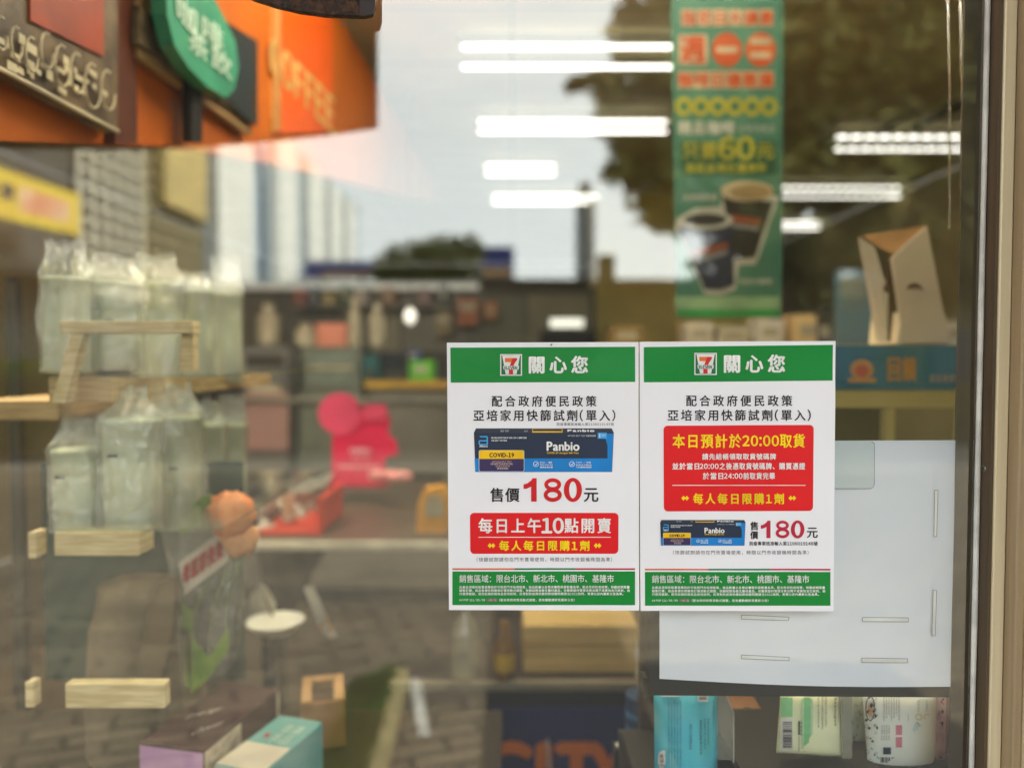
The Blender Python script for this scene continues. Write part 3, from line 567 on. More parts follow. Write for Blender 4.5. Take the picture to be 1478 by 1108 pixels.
# stacks of paper cups in plastic sleeves
cupm = M('paper_cup', (240, 243, 206), .6, scale=3, alt=(226, 234, 192))
bagm = clear_mat('plastic_bag', (.96, .98, .96), .13, .10, .2, .8, 40, (.88, .92, .84))
def cup_stack(px, pyb, pyt, Y, wpx, label, prints=0, seed=0):
    base = P(px, pyb, Y); top = P(px, pyt, Y); r = wpx/2/F*(Y+CAMD); H = top.z-base.z; base = Vector((base.x, Y, base.z+.0065))
    t = thing('wrapped_cup_stack', base, label, 'cup stack', 'plastic wrapped cup stacks on the rack')
    n = 9; prof = [(.0, .0), (r*.74, 0)]
    for k in range(0):
        h0 = H*.92*k/n; h1 = H*.92*(k+.86)/n; prof += [(r*.925, h0+.001), (r*.935, h1), (r*.95, h1+.001), (r*.95, H*.92*(k+.97)/n)]
    prof += [(r*.90, .002), (r*.92, H*.45), (r*.93, H*.86), (r*.97, H*.865), (r*.97, H*.89), (r*.93, H*.9), (r*.8, H*.905), (0, H*.9)]
    MB().lathe(base, prof[1:-1]).build('cups', cupm, t, smooth=True)
    if prints:
        m = MB()
        for k in range(prints):
            z = H*(.62-.12*k); m.obox(base+Vector(((k-.4)*r*.5, -r*.95, z)), (r*.16, 0, 0), (0, .003, 0), (0, 0, r*.05))
        m.build('printed_mark', M('print_teal_dark', (40, 60, 70), .5), t)
    sd = seed*3.7+px*.11; N = 44; J = 26; V = []; top = (1.10, 1.16, 1.24)[int(px) % 3]; lean = rnd.uniform(-.25, .25)
    for j in range(J+1):
        v = j/J; h = v*top
        if h < .93: rr = 1.07+.03*math.sin(v*9+sd)
        else:
            e = (h-.93)/(top-.93); rr = 1.07-(.75 if px % 2 else .38)*math.sin(e*math.pi*.62)+.2*max(0, e-.7)
        for i in range(N):
            a = 2*math.pi*i/N; c_, s_ = math.cos(a), math.sin(a)
            w_ = .10*noise.noise(Vector((c_*1.6+sd, s_*1.6, h*3)))+.09*abs(noise.noise(Vector((c_*4+sd, s_*4, h*2.2+sd))))+(.16 if h > .9 else .03)*noise.noise(Vector((c_*6, s_*6+sd, h*7)))
            k_ = max(0, h-.9)
            V.append(base+Vector((r*(rr+w_)*c_+lean*r*k_*4, r*(rr+w_)*s_, max(.0008, H*(h+k_*.28*noise.noise(Vector((c_*2, s_*2, sd))))))))
    mesh('plastic_sleeve', V, [(j*N+i, j*N+(i+1) % N, (j+1)*N+(i+1) % N, (j+1)*N+i) for j in range(J) for i in range(N)], bagm, t)
    return t
st = [(116, 768, 640, .41, 74, 'lower shelf cup stack at the far left corner above the plank end', 1), (193, 766, 592, .40, 84, 'largest plump cup stack in the middle of the lower shelf', 1),
      (256, 764, 588, .52, 70, 'lower shelf cup stack with two small dark marks', 2), (300, 758, 600, .68, 52, 'slim cup stack near the back end of the lower shelf', 0), (334, 750, 600, .86, 44, 'rearmost cup stack on the lower shelf', 0),
      (98, 543, 392, .42, 66, 'upper shelf cup stack at the far left', 0), (166, 540, 400, .50, 78, 'widest cup stack on the upper shelf behind the little trestle', 2), (232, 545, 398, .64, 66, 'dim upper shelf cup stack right of the widest one', 0),
      (282, 548, 410, .76, 52, 'upper shelf cup stack second from the right', 0), (326, 556, 412, .88, 48, 'rightmost cup stack on the upper shelf', 0)]
for k, (px, pb, pt, Y, wd, lab, pr) in enumerate(st): cup_stack(px, pb, pt, Y, wd, lab, pr, k)
# small wooden trestle by the upper stacks
t = thing('wooden_trestle', P(180, 560, .30), 'small pale wooden trestle frame in front of the upper cups', 'trestle')
slab('top_bar', [(88, 481), (278, 481), (278, 463), (83, 463)], .30, .03, wood2, t, bevel=.002)
slab('leg', [(74, 581), (93, 581), (120, 482), (102, 482)], .302, .02, wood2, t); slab('leg', [(258, 535), (280, 535), (278, 482), (262, 482)], .33, .02, wood2, t)
# brown paper sack below the rack
sk = thing('paper_sack', P(196, 900, .5), 'large crumpled brown paper sack under the lowest cup stacks', 'sack')
m = MB(); c = P(196, 1000, .55); base = Vector((c.x, .55, LZ)); H = zr(830, .55)-LZ
m.lathe(base, [(.065, 0), (.08, .03), (.084, H*.4), (.074, H*.75), (.06, H*.97)], n=32, wob=.25); m.build('sack_body', M('sack_brown', (120, 106, 80), .8, scale=6, alt=(96, 84, 60), bump=.6, bscale=14), sk, smooth=True)
slab('fold', [(210, 1000), (203, 940), (212, 880), (232, 842), (252, 832), (250, 900), (240, 960), (226, 1000)], .42, .02, M('sack_fold', (96, 80, 48), .8, scale=8), sk)
# wrapped flower
t = thing('wrapped_flower', P(285, 980, .5), 'orange flower in a clear sleeve with red lettering', 'flower')
def bloom_ball(px, py, Y, r, mat):
    m = MB(); c = P(px, py, Y); V = []
    for j in range(13):
        for i in range(24):
            a, b = 2*math.pi*i/24, math.pi*(j/12-.5); d = Vector((math.cos(a)*math.cos(b), math.sin(a)*math.cos(b), math.sin(b)))
            rr = r*(.80+.34*abs(noise.noise(d*3.1+c*7))+.34*abs(noise.noise(d*6.5+c))); V.append(c+d*rr)
    m.add(V, [(j*24+i, j*24+(i+1) % 24, (j+1)*24+(i+1) % 24, (j+1)*24+i) for j in range(12) for i in range(24)]); return m.build('bloom', mat, t, smooth=True)
bloom_ball(334, 742, .46, .041, M('petal_orange', (250, 172, 116), .7, scale=26, alt=(240, 138, 76), bump=.4, bscale=60))
bloom_ball(346, 776, .47, .032, M('petal_peach', (244, 186, 136), .7, scale=26, alt=(230, 160, 100), bump=.4, bscale=60))
m = MB()
m.tube([P(272, 975, .52), P(280, 880, .54), P(320, 800, .5), P(332, 765, .47)], .004); m.tube([P(300, 960, .54), P(306, 880, .55), P(340, 790, .49)], .003); m.tube([P(325, 950, .55), P(330, 860, .54), P(350, 790, .49)], .003)
m.build('stem', M('stem_green', (86, 124, 40), .5), t, smooth=True)
m = MB()
for q in ([(238, 742), (262, 740), (300, 712), (318, 720), (290, 752), (262, 772)], [(262, 900), (276, 1000), (300, 980), (328, 940), (330, 905), (300, 950)], [(262, 870), (268, 990), (276, 990), (276, 880)]):
    m.prism(trace(q, .487), (0, .003, 0))
m.build('leaf', M('flower_leaf', (126, 160, 52), .5, scale=14, alt=(84, 122, 30)), t)
slab('sleeve', [(262, 990), (250, 850), (228, 745), (250, 742), (330, 742), (345, 800), (336, 920), (325, 972)], .4895, .05, clear_mat('flower_sleeve', (.96, .98, .95), .12, .1, .05, .9, 22), t)
slab('label_band', [(258, 812), (266, 858), (330, 808), (322, 764)], .486, .003, M('label_pale', (226, 214, 196), .5, scale=20, alt=(206, 190, 170)), t)
m = MB(); letters(m, '母親節快樂', (264, 796, 322, 824), .4855, bold=1, pt=lambda x, y, s: P(x, y-(x-293)*.72, .4845)); m.build('lettering', M('letter_red', (200, 36, 40), .5), t)
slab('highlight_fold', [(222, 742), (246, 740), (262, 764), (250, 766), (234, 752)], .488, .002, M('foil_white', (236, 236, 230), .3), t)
# boxes on the ledge, lower left
def obox(name, tlf, trf, trb, zb, faces, root_label, cat, Y_f, parts=()):
    pass
def block(x, y, z0, wx, wy, h, ang, mats, name, label, cat):
    """box with a body mesh whose top / front / side carry their own print"""
    t = thing(name, (x, y, z0), label, cat); ca, sa = math.cos(ang), math.sin(ang); ux, uy = Vector((ca, sa, 0)), Vector((-sa, ca, 0)); c = Vector((x, y, z0+h/2))
    MB().obox(c, ux*wx/2, uy*wy/2, (0, 0, h/2)).build('carton_body', mats[0], t, bevel=.0015)
    def face(u, v, which, s=.0006):      # u,v in -1..1 on that face
        if which == 'top': return c+ux*wx/2*u+uy*wy/2*v+Vector((0, 0, h/2+s))
        if which == 'front': return c+ux*wx/2*u-uy*(wy/2+s)+Vector((0, 0, h/2*v))
        if which == 'right': return c+ux*(wx/2+s)+uy*wy/2*u+Vector((0, 0, h/2*v))
    return t, face
def fpoly(face, which, q, s=.0006): return [face(u, v, which, s) for u, v in q]
A1 = P(264, 1075, .33)
zt = P(264, 1078, .32).z
t, fc = block(P(310, 1035, .42).x, .42, LZ, .112, .225, zt-LZ+.008, -.22, [M('box_brown', (66, 30, 32), .5, scale=6, alt=(54, 24, 26))], 'gift_box', 'brown topped box with a lilac front at lower left', 'box')
MB().poly(fpoly(fc, 'front', ((-.99, -1), (.99, -1), (.99, .93), (-.99, .93)))).build('front_panel', M('lilac', (206, 160, 200), .5, scale=8, alt=(190, 146, 186)), t)
MB().poly(fpoly(fc, 'right', ((-.98, -1), (-.1, -1), (-.1, .93), (-.98, .93)))).poly(fpoly(fc, 'right', ((.9, -1), (.99, -1), (.99, .93), (.9, .93)))).build('side_panel', M('box_cream', (214, 200, 172), .5, scale=40, alt=(170, 150, 130)), t)
m = MB()
for (s, bx) in (('Brown Sugar', (-.62, -.12, .06, .08)), ('Cookies', (.16, -.5, .62, -.3))):
    letters(m, s, (0, 0, 100, 30), 0, sans=False, pt=lambda x, y, Y, bx=bx: fc(bx[0]+(bx[2]-bx[0])*x/100, bx[3]-(y/30)*.22+(x/100)*.35-.2, 'top', .0008))
m.build('lettering', M('letter_pale', (232, 220, 210), .5), t)
t, fc = block(P(400, 1052, .36).x-.012, .37, LZ, .085, .17, P(402, 1085, .36).z+.012-LZ, -.3, [M('box_teal', (120, 184, 180), .45, scale=6, alt=(108, 170, 168))], 'tea_box', 'teal and cream box standing right of the brown box', 'box')
MB().poly(fpoly(fc, 'top', ((-.98, -.98), (.98, -.98), (.98, -.12), (-.98, -.12)))).poly(fpoly(fc, 'front', ((-.98, -.98), (.98, -.98), (.98, .98), (-.98, .98)))).build('cream_panel', M('box_ivory', (232, 226, 204), .5, scale=8), t)
m = MB()
for k in range(4): letters(m, '香濃茶品'[k], (0, 0, 30, 30), 0, pt=lambda x, y, Y, k=k: fc(-.2+(k % 2)*.45+x/30*.4, .7-(k//2)*.4-y/30*.34, 'top', .0008))
m.build('lettering', M('letter_mint', (210, 240, 220), .5), t)
MB().poly(fpoly(fc, 'top', ((-.55, .1), (-.35, .1), (-.35, .25), (-.55, .25)), .0009)).build('red_mark', M('letter_red', (200, 36, 40), .5), t)
t = thing('kraft_carton', (P(458, 1040, .62).x, .66, LZ), 'small open kraft carton standing behind the teal box', 'carton'); kr = M('kraft', (196, 150, 92), .7, scale=10, alt=(176, 130, 76))
ca = P(421, 1020, .6); cb = P(474, 1020, .6); H = ca.z-LZ+.01; cx = (ca.x+cb.x)/2+.01; wx = (cb.x-ca.x)/2+.004
m = MB(); u = Vector((.97, .24, 0)); v = Vector((-.24, .97, 0)); cc = Vector((cx, .66, LZ+H/2))
for s in (-1, 1): m.obox(cc+u*s*wx, u*.002, v*.062, (0, 0, H/2)); m.obox(cc+v*s*.06, u*(wx-.0025), v*.002, (0, 0, H/2))
m.build('side_wall', kr, t)
m = MB(); 
for s in (-1, 1): m.obox(cc+u*s*wx*.78+Vector((0, 0, H/2+.001)), u*wx*.24, v*.06, (0, 0, .0015))
m.obox(cc+v*.048+Vector((0, 0, H/2+.001)), u*wx*.5, v*.012, (0, 0, .0015)); m.build('flap', M('kraft_light', (210, 168, 112), .7), t)
MB().obox(cc-Vector((0, 0, H*.1)), u*(wx-.003), v*.057, (0, 0, H*.3)).build('contents', M('kraft_inside', (110, 78, 44), .8, scale=30), t)
# round table with treats
TY = 1.5; zt = P(500, 779, 1.4).z
t = thing('round_table', (P(520, 740, 1.8).x, 1.9, 0), 'brown topped table with a white edge band and black legs', 'table')
xa, xb = P(345, 780, 1.4).x, P(690, 780, 1.4).x
MB().box((xa, 1.4, zt-.032), (xb, 2.5, zt-.003)).build('edge_band', M('table_white', (226, 222, 200), .4), t, bevel=.004)
MB().box((xa+.004, 1.404, zt-.0028), (xb-.004, 2.496, zt)).build('top', M('table_brown', (84, 70, 56), .4, scale=4, stretch=(1, 12, 1), alt=(70, 58, 46)), t)
bk = M('leg_black', (26, 26, 26), .4); c = Vector((P(388, 900, 1.55).x, 1.6, 0))
MB().box((c.x-.03, 1.57, .02), (c.x+.03, 1.63, zt-.033)).build('pedestal', bk, t); MB().lathe((c.x, 1.6, 0), [(.22, 0), (.21, .012), (.05, .03)]).build('foot', bk, t)
MB().prism([P(368, 782, 1.5), P(475, 782, 1.5), P(440, 850, 1.5), P(415, 905, 1.5), P(392, 905, 1.5)], (0, .03, 0)).build('bracket', bk, t)
t = thing('treat_box', (P(420, 770, 1.5).x, 1.5, zt), 'red tray of crumpled white wrappers on the table', 'tray')
a, b = P(372, 779, 1.45), P(462, 779, 1.45); red = M('tray_red', (222, 64, 36), .5)
MB().box((a.x, 1.46, zt+.001), (b.x, 1.75, zt+.014)).box((b.x-.012, 1.459, zt+.0145), (b.x+.004, 1.75, zt+.11)).build('tray', red, t)
m = MB()
for k in range(26):
    p = P(rnd.uniform(368, 450), rnd.uniform(702, 768), rnd.uniform(1.49, 1.7)); u = Vector((rnd.gauss(0, 1), rnd.gauss(0, 1), rnd.gauss(0, .7))).normalized()*rnd.uniform(.02, .045); v = u.orthogonal()*.7; n_ = u.cross(v).normalized()*.014
    m.add([p-u-n_, p-v, p+u-n_, p+v, p+n_], [(0, 1, 4), (1, 2, 4), (2, 3, 4), (3, 0, 4), (3, 2, 1, 0)])
m.prism(trace([(408, 692), (430, 684), (452, 690), (482, 682), (470, 700), (440, 712), (416, 706)], 1.48), (0, .01, 0))
m.build('wrapper', M('wrapper_white', (214, 212, 198), .5, scale=18, alt=(170, 168, 156)), t)
MB().prism(trace([(404, 716), (420, 712), (424, 742), (408, 746)], 1.46), (0, .01, 0)).build('pink_sweet', M('sweet_peach', (236, 186, 150), .5), t)
ys = thing('yellow_packet', (P(622, 770, 1.5).x, 1.5, zt), 'mustard yellow packet at the table edge beside the left notice', 'packet')
slab('pouch', [(600, 772), (648, 772), (650, 712), (640, 700), (612, 704), (602, 730)], 1.5, .05, M('pouch_yellow', (216, 164, 52), .5, scale=9, alt=(200, 140, 40)), ys, bevel=.008)
slab('label', [(612, 745), (640, 745), (638, 715), (616, 716)], 1.496, .003, M('label_grey', (180, 172, 140), .5, scale=12), ys)
t = thing('pink_stand_card', (P(525, 700, 2.0).x, 2.0, zt), 'bright pink shaped stand card on the table', 'sign')
slab('card', [(478, 702), (553, 702), (556, 660), (575, 655), (570, 634), (560, 628), (562, 606), (556, 586), (526, 586), (520, 600), (480, 610)], 2.0, .012, M('card_pink', (222, 28, 84), .5, scale=3, alt=(206, 22, 72)), t)
slab('round_lobe', ell(490, 597, 31, 30), 1.995, .012, M('card_rose', (226, 74, 112), .5, scale=4), t)
slab('square_lobe', rect(526, 584, 557, 606), 1.993, .012, M('card_rose', (226, 74, 112)), t)
m = MB(); letters(m, '歡迎掃碼加入', (505, 646, 536, 653), 1.9985, bold=.3); letters(m, '會員好禮', (508, 656, 533, 663), 1.9985); quads(m, [rect(486, 672, 548, 674)], 1.9985); m.build('print', M('card_print', (244, 190, 204), .5), t)
slab('foot', [(470, 704), (560, 704), (560, 700), (470, 700)], 1.98, .06, M('card_foot', (150, 20, 56), .5), t)
sw = thing('sweet_pile', P(565, 698, 1.9), 'pale pink packet lying in front of the stand card', 'packet')
m = MB(); c = P(564, 688, 1.9)
for k in range(7):
    m.lathe(c+Vector(((k-3)*.018, rnd.uniform(-.02, .02), -.022+rnd.uniform(0, .008))), [(.012, 0), (.026, .012), (.024, .03), (.006, .04)], n=10, wob=.4)
m.build('pouch', M('packet_pink', (232, 168, 162), .4, scale=20, alt=(214, 120, 120)), sw, smooth=True)
# bowl on a black stand with hanging tags
t = thing('display_stand', (P(388, 1000, .85).x, .9, 0), 'thin black stand with two hanging paper tags', 'stand')
c = P(388, 925, .85)
MB().tube([(c.x, .9, 0), (c.x, .9, c.z-.001)], .017).build('pole', bk, t, smooth=True); MB().lathe((c.x, .9, 0), [(.12, 0), (.11, .01), (.02, .02)]).build('foot', bk, t)
for q, lab in (([(352, 888), (392, 893), (398, 872), (386, 850), (376, 842), (362, 858)], ''), ([(438, 848), (452, 846), (478, 908), (486, 918), (476, 921), (462, 908)], '')):
    s_ = MB().prism(trace(q, .955), (0, .004, 0)); s_.build('tag', M('tag_grey', (206, 200, 184), .6, scale=10, alt=(170, 166, 150)), t)
MB().tube([P(460, 905, .838), P(474, 890, .838), P(476, 912, .838)], .004).build('tag_cord', M('kraft', (196, 150, 92)), t)
MB().tube([(c.x, .945, c.z-.03), P(376, 846, .96), P(448, 850, .96)], .003).build('cross_wire', bk, t)
t = thing('paper_bowl', (c.x, .88, c.z), 'shallow white paper bowl on top of the black stand', 'bowl')
m = MB(); m.lathe((c.x, .9, c.z), [(.025, 0), (.04, .004), (.062, .026), (.067, .03), (.066, .031), (.06, .027), (.038, .008)], n=32, wob=.06); m.build('bowl', M('bowl_white', (236, 236, 222), .5, scale=4, var=.04), t, smooth=True)
# back counter and equipment
t = thing('service_counter', (-.6, 4.4, 0), 'long grey service counter at the back of the shop', 'counter')
a, b = P(336, 580, 3.6), P(1000, 580, 3.6)
cg = M('counter_grey', (112, 108, 98), .5, scale=1.5, alt=(96, 93, 84))
MB().box((a.x, 3.6, .1), (b.x, 4.4, a.z)).build('cabinet', cg, t); MB().box((a.x-.02, 3.55, a.z+.002), (b.x, 4.42, a.z+.03)).build('worktop', M('worktop', (140, 136, 122), .3), t)
MB().box((a.x+.04, 3.63, 0), (b.x, 4.38, .098)).build('plinth', bk, t)
slab('dark_front', rect(348, 686, 642, 760), 3.57, .028, M('front_black', (22, 22, 20), .4, scale=3), t); slab('pink_panel', rect(352, 566, 418, 650), 3.575, .02, M('panel_rose', (164, 128, 120), .5, scale=2), t)
slab('divider', rect(416, 500, 428, 690), 3.56, .02, M('divider_dark', (60, 58, 50), .5), t); slab('yellow_rail', rect(526, 549, 648, 560), 3.54, .02, M('rail_mustard', (190, 150, 50), .5), t)
slab('door', rect(432, 566, 520, 682), 3.585, .012, M('door_sage', (106, 112, 98), .5, scale=3), t); slab('door', rect(534, 566, 645, 682), 3.585, .012, cg, t)
def gadget(name, x0, y0, x1, y1, Y, dep, mat, label, cat, extra=()):
    t = thing(name, P((x0+x1)/2, y1, Y), label, cat); slab('body', rect(x0, y0, x1, y1), Y, dep, mat, t, bevel=.006)
    for nm, q, mm, th in extra: slab(nm, q, Y-th, th-.0005, mm, t)
    return t
pale = M('goods_pale', (190, 182, 156), .5, scale=6, alt=(160, 152, 128)); dk = M('goods_dark', (54, 50, 42), .5, scale=6)
gadget('coffee_machine', 346, 500, 418, 566, 3.7, .35, M('machine_grey', (112, 112, 108), .35, scale=3), 'grey coffee machine at the left end of the service counter', 'coffee machine', (('front_panel', rect(354, 512, 410, 530), dk, .01), ('drip_tray', rect(360, 556, 404, 566), pale, .05)))
gadget('glass_warmer', 432, 500, 520, 566, 3.7, .35, M('machine_sage', (112, 118, 106), .35, scale=3), 'sage grey food warmer beside the coffee machine', 'food warmer', (('door', rect(440, 508, 512, 556), M('warmer_glass', (120, 130, 118), .2), .008), ('handle', rect(444, 528, 508, 533), pale, .02)))
gadget('salmon_carton', 456, 464, 500, 500, 3.75, .2, M('salmon', (226, 140, 112), .5, scale=4), 'salmon pink carton standing on the food warmer', 'carton', (('lid_band', rect(456, 459, 500, 466), dk, .006),))
for k, (x0, y0, x1, y1, lab) in enumerate(((426, 468, 456, 500, 'squat pale tub left of the salmon carton'), (503, 430, 521, 500, 'tall pale bottle right beside the salmon carton'), (534, 440, 556, 500, 'tall white bottle under the round hanging lamp'), (372, 440, 404, 498, 'pale tub over the coffee machine'))):
    a, b = P(x0, y1, 3.8), P(x1, y0, 3.8); r = (b.x-a.x)/2; H = b.z-a.z; t = thing('storage_bottle', ((a.x+b.x)/2, 3.8, a.z), lab, 'bottle', 'pale bottles at the back')
    MB().lathe(((a.x+b.x)/2, 3.8, a.z), [(r*.9, 0), (r, .01), (r, H*.7), (r*.5, H*.84), (r*.45, H*.9)], n=18).build('bottle', pale, t, smooth=True); MB().lathe(((a.x+b.x)/2, 3.8, a.z+H*.9+.001), [(r*.5, 0), (r*.5, H*.1)], n=18).build('cap', M('cap_cream', (214, 206, 180), .5), t)
gadget('teal_machine', 524, 512, 546, 549, 3.62, .2, M('machine_teal', (20, 92, 96), .4), 'small teal machine on the counter left of the green bags', 'machine', (('spout', rect(530, 530, 538, 549), dk, .03),))
gadget('till_screen', 550, 508, 588, 549, 3.7, .06, dk, 'dark till screen on the counter', 'screen', (('bezel', rect(553, 511, 585, 535), M('screen_glass', (34, 40, 46), .2), .005),))
gadget('green_bag', 590, 520, 626, 549, 3.6, .15, M('bag_lime', (96, 190, 40), .5, scale=5), 'lime green bag on the counter near the left notice', 'bag', (('label', rect(598, 528, 616, 538), pale, .004),))
gadget('blue_packet', 582, 506, 606, 522, 3.8, .1, M('packet_blue', (50, 80, 150), .5, scale=5), 'small blue packet behind the lime green bag', 'packet', (('label', rect(586, 510, 600, 516), pale, .004),))
# wall shelves with goods at the back
t = thing('wall_cabinet', (-1.2, 5.8, 0), 'dark wall cabinet with a row of doors across the back', 'cabinet')
a, b = P(300, 640, 5.8), P(860, 416, 5.8)
MB().box((a.x, 5.8, .0), (b.x, 6.2, b.z)).build('carcass', M('cabinet_dark', (84, 80, 68), .6, scale=1.2, alt=(66, 62, 54)), t)
for k in range(6):
    x0 = a.x+.05+k*(b.x-a.x-.1)/6; MB().box((x0+.01, 5.776, 1.5), (x0+(b.x-a.x-.1)/6-.01, 5.797, b.z-.05)).build('door', M('cabinet_door%d' % (k % 3), ((120, 114, 96), (98, 94, 82), (132, 124, 100))[k % 3], .5, scale=2), t)
slab('top_trim', rect(298, 410, 690, 418), 5.77, .03, M('trim_white', (226, 222, 206), .5), t)
t = thing('pendant_lamp', P(592, 455, 3.4), 'small white globe lamp hanging over the counter', 'lamp')
c = P(592, 455, 3.4); MB().lathe(c-Vector((0, 0, .05)), [(.008, 0), (.022, .01), (.033, .035), (.033, .06), (.022, .08), (.008, .09)], n=20).build('globe', lamp_mat('globe_light', (1, .95, .8), .14), t, smooth=True)
MB().tube([c+Vector((0, 0, .05)), (c.x, c.y, 2.89)], .004, n=6).build('cord', bk, t)
for k, (x0, y0, x1, y1, col, lab) in enumerate(((660, 430, 690, 470, (176, 96, 40), 'orange packet high on the back wall beside the notice'), (700, 436, 716, 460, (210, 120, 70), 'small peach packet right of the orange packet'), (628, 448, 652, 484, (150, 130, 90), 'tan packet left of the orange packet'))):
    gadget('wall_packet', x0, y0, x1, y1, 5.6, .12, M('wallpk%d' % k, col, .5, scale=4), lab, 'packet', (('label', rect(x0+4, y0+8, x1-4, y0+18), pale, .004),))
t = gadget('menu_light_box', 790, 458, 846, 474, 5.7, .08, dk, 'small lit sign box above the top edge of the left notice', 'light box')
slab('lit_panel', rect(794, 460, 842, 472), 5.697, .002, lamp_mat('lit_panel', (1, 1, .82), .16), t)
slab('ledge', rect(780, 476, 862, 500), 5.69, .1, M('ledge_black', (34, 32, 24), .5), t)
for k, (px, w_, h_, col, cn) in enumerate(((432, 18, 22, (170, 60, 50), 'brick red'), (452, 16, 26, (60, 90, 130), 'steel blue'), (474, 20, 18, (200, 180, 120), 'straw yellow'), (498, 16, 28, (90, 120, 80), 'moss green'), (520, 18, 20, (210, 200, 190), 'off white'), (560, 20, 26, (150, 100, 60), 'caramel brown'), (612, 18, 24, (120, 60, 80), 'plum'), (640, 14, 30, (60, 70, 70), 'slate grey'))):
    gadget('shelf_packet', px-w_/2, 470-h_-30, px+w_/2, 440, 5.58, .12, M('smallpk%d' % k, col, .5, scale=8), cn+' packet in the row before the back wall cabinet', 'packet', (('label', rect(px-w_*.3, 470-h_*.6-30, px+w_*.3, 470-h_*.3-30), pale, .004),), )['group'] = 'packets before the back cabinet'
slab('goods_shelf', rect(420, 440, 652, 444), 5.55, .22, M('shelf_grey', (130, 124, 106), .5), bpy.data.objects['wall_cabinet'])
# goods on the long shelf beneath the hanging banner
t = thing('back_shelf', (1.6, 2.6, 0), 'long pale gondola shelf under the banner', 'shelf')
a, b = P(1130, 500, 2.6), P(1560, 500, 2.6)
MB().box((P(870, 500, 2.6).x, 2.6, 0), (b.x, 3.0, a.z-.03)).build('gondola', M('gondola', (150, 138, 92), .5, scale=2), t); MB().box((P(868, 500, 2.6).x, 2.57, a.z-.028), (b.x, 3.02, a.z)).build('shelf_board', M('shelf_cream', (224, 196, 130), .5), t)
for k, (px, wd, hh, col, lab) in enumerate(((1010, 40, 36, (220, 214, 190), 'cream carton under the left corner of the banner'), (1060, 46, 30, (206, 200, 170), 'low cream tub under the printed cups'), (1112, 40, 40, (236, 232, 214), 'white tub under the right corner of the banner'), (1168, 44, 46, (244, 214, 150), 'honey coloured carton right of the banner'), (1380, 30, 36, (240, 236, 220), 'white tub behind the white flap carton'), (905, 50, 30, (150, 120, 60), 'brown carton under the tan partition'))):
    gadget('shelf_carton', px-wd/2, 500-hh, px+wd/2, 500, 2.65, .15, M('carton%d' % k, col, .5, scale=5), lab, 'carton', (('label', rect(px-wd*.3, 500-hh*.7, px+wd*.3, 500-hh*.35), pale, .004),))
gadget('dark_bottle', 1182, 440, 1200, 500, 2.62, .07, dk, 'dark bottle beside the honey coloured carton', 'bottle', (('label', rect(1184, 470, 1198, 488), pale, .004),))
gadget('blue_poster', 1205, 388, 1262, 500, 2.4, .01, M('poster_blue', (88, 130, 150), .5, scale=8, alt=(110, 130, 130)), 'faded blue poster behind the white flap carton', 'poster', (('print_patch', rect(1212, 400, 1250, 430), M('poster_grey', (150, 160, 150), .5, scale=20), .002),))
# white open carton on the blue fixture
FY = .62
t = thing('open_carton', P(1310, 495, FY), 'white carton with raised open flaps on the blue fronted fixture', 'carton'); cw = M('carton_white', (232, 224, 204), .6, scale=3, alt=(220, 210, 190))
slab('body', [(1296, 496), (1372, 496), (1364, 455), (1300, 450)], FY, .12, cw, t); 
MB().prism(trace([(1286, 372), (1338, 326), (1352, 400), (1370, 493), (1304, 494), (1296, 440)], FY-.005), (0, .004, 0)).build('flap', cw, t)
MB().prism([P(1240, 342, FY-.01), P(1262, 356, FY-.01), P(1282, 420, FY-.01), P(1281, 494, FY-.01), P(1266, 494, FY+.01)], (0, .004, 0)).build('flap', cw, t)
MB().prism([P(1244, 340, FY), P(1340, 325, FY+.05), P(1318, 346, FY+.05), P(1290, 366, FY), P(1272, 358, FY)], (0, .004, 0)).build('inner_edge', M('carton_tan', (196, 152, 104), .6, scale=6), t)
MB().prism(trace([(1280, 376), (1296, 372), (1300, 492), (1282, 492)], FY+.03), (0, .004, 0)).build('inner_side', M('carton_inner', (92, 76, 50), .7), t)
m = MB(); m.poly(trace([(1308, 418), (1312, 411), (1320, 408), (1328, 411), (1333, 419), (1326, 416), (1316, 416)], FY-.0056)); m.poly(trace(ell(1280, 416, 5, 7, 14), FY-.0106)); m.build('printed_mark', M('mark_brown', (120, 88, 60), .5), t)
t = thing('promo_fixture', (P(1300, 600, FY).x, FY, 0), 'cream shelf fixture with a blue printed header strip', 'fixture')
a, b = P(1150, 562, FY), P(1396, 497, FY)
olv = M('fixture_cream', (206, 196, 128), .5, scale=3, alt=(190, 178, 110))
MB().box((a.x, FY, b.z-.008), (b.x, FY+.35, b.z)).build('top_board', olv, t)
MB().box((a.x, FY-.006, a.z), (b.x, FY-.001, b.z-.002)).build('header_strip', M('header_blue', (30, 122, 150), .45, scale=6, alt=(24, 106, 140)), t)
m = MB(); HY = FY-.0065
m.poly(trace(ell(1244, 533, 17, 15), HY), 0); m.poly(trace(ell(1244, 535, 10, 9), HY-.0005), 1); quads(m, [rect(1224, 545, 1264, 552)], HY-.0007, 0)
letters(m, '回饋', (1282, 515, 1322, 550), HY, 0, bold=1); letters(m, '超值優惠中', (1342, 540, 1386, 552), HY, 2, bold=.3)
m.build('header_print', [M('gold_print', (216, 160, 70), .5), M('orange_print', (216, 96, 30), .5), M('print_white', (226, 226, 214))], t)
z2 = P(0, 588, FY).z
MB().box((a.x, FY-.004, z2), (b.x, FY+.3, a.z-.002)).build('shelf_front', olv, t)
for x0, x1 in ((1278, 1292), (1384, 1396), (1160, 1172)): q0, q1 = P(x0, 600, FY), P(x1, 600, FY); MB().box((q0.x, FY, .3), (q1.x, FY+.02, z2-.002)).build('post', olv, t)
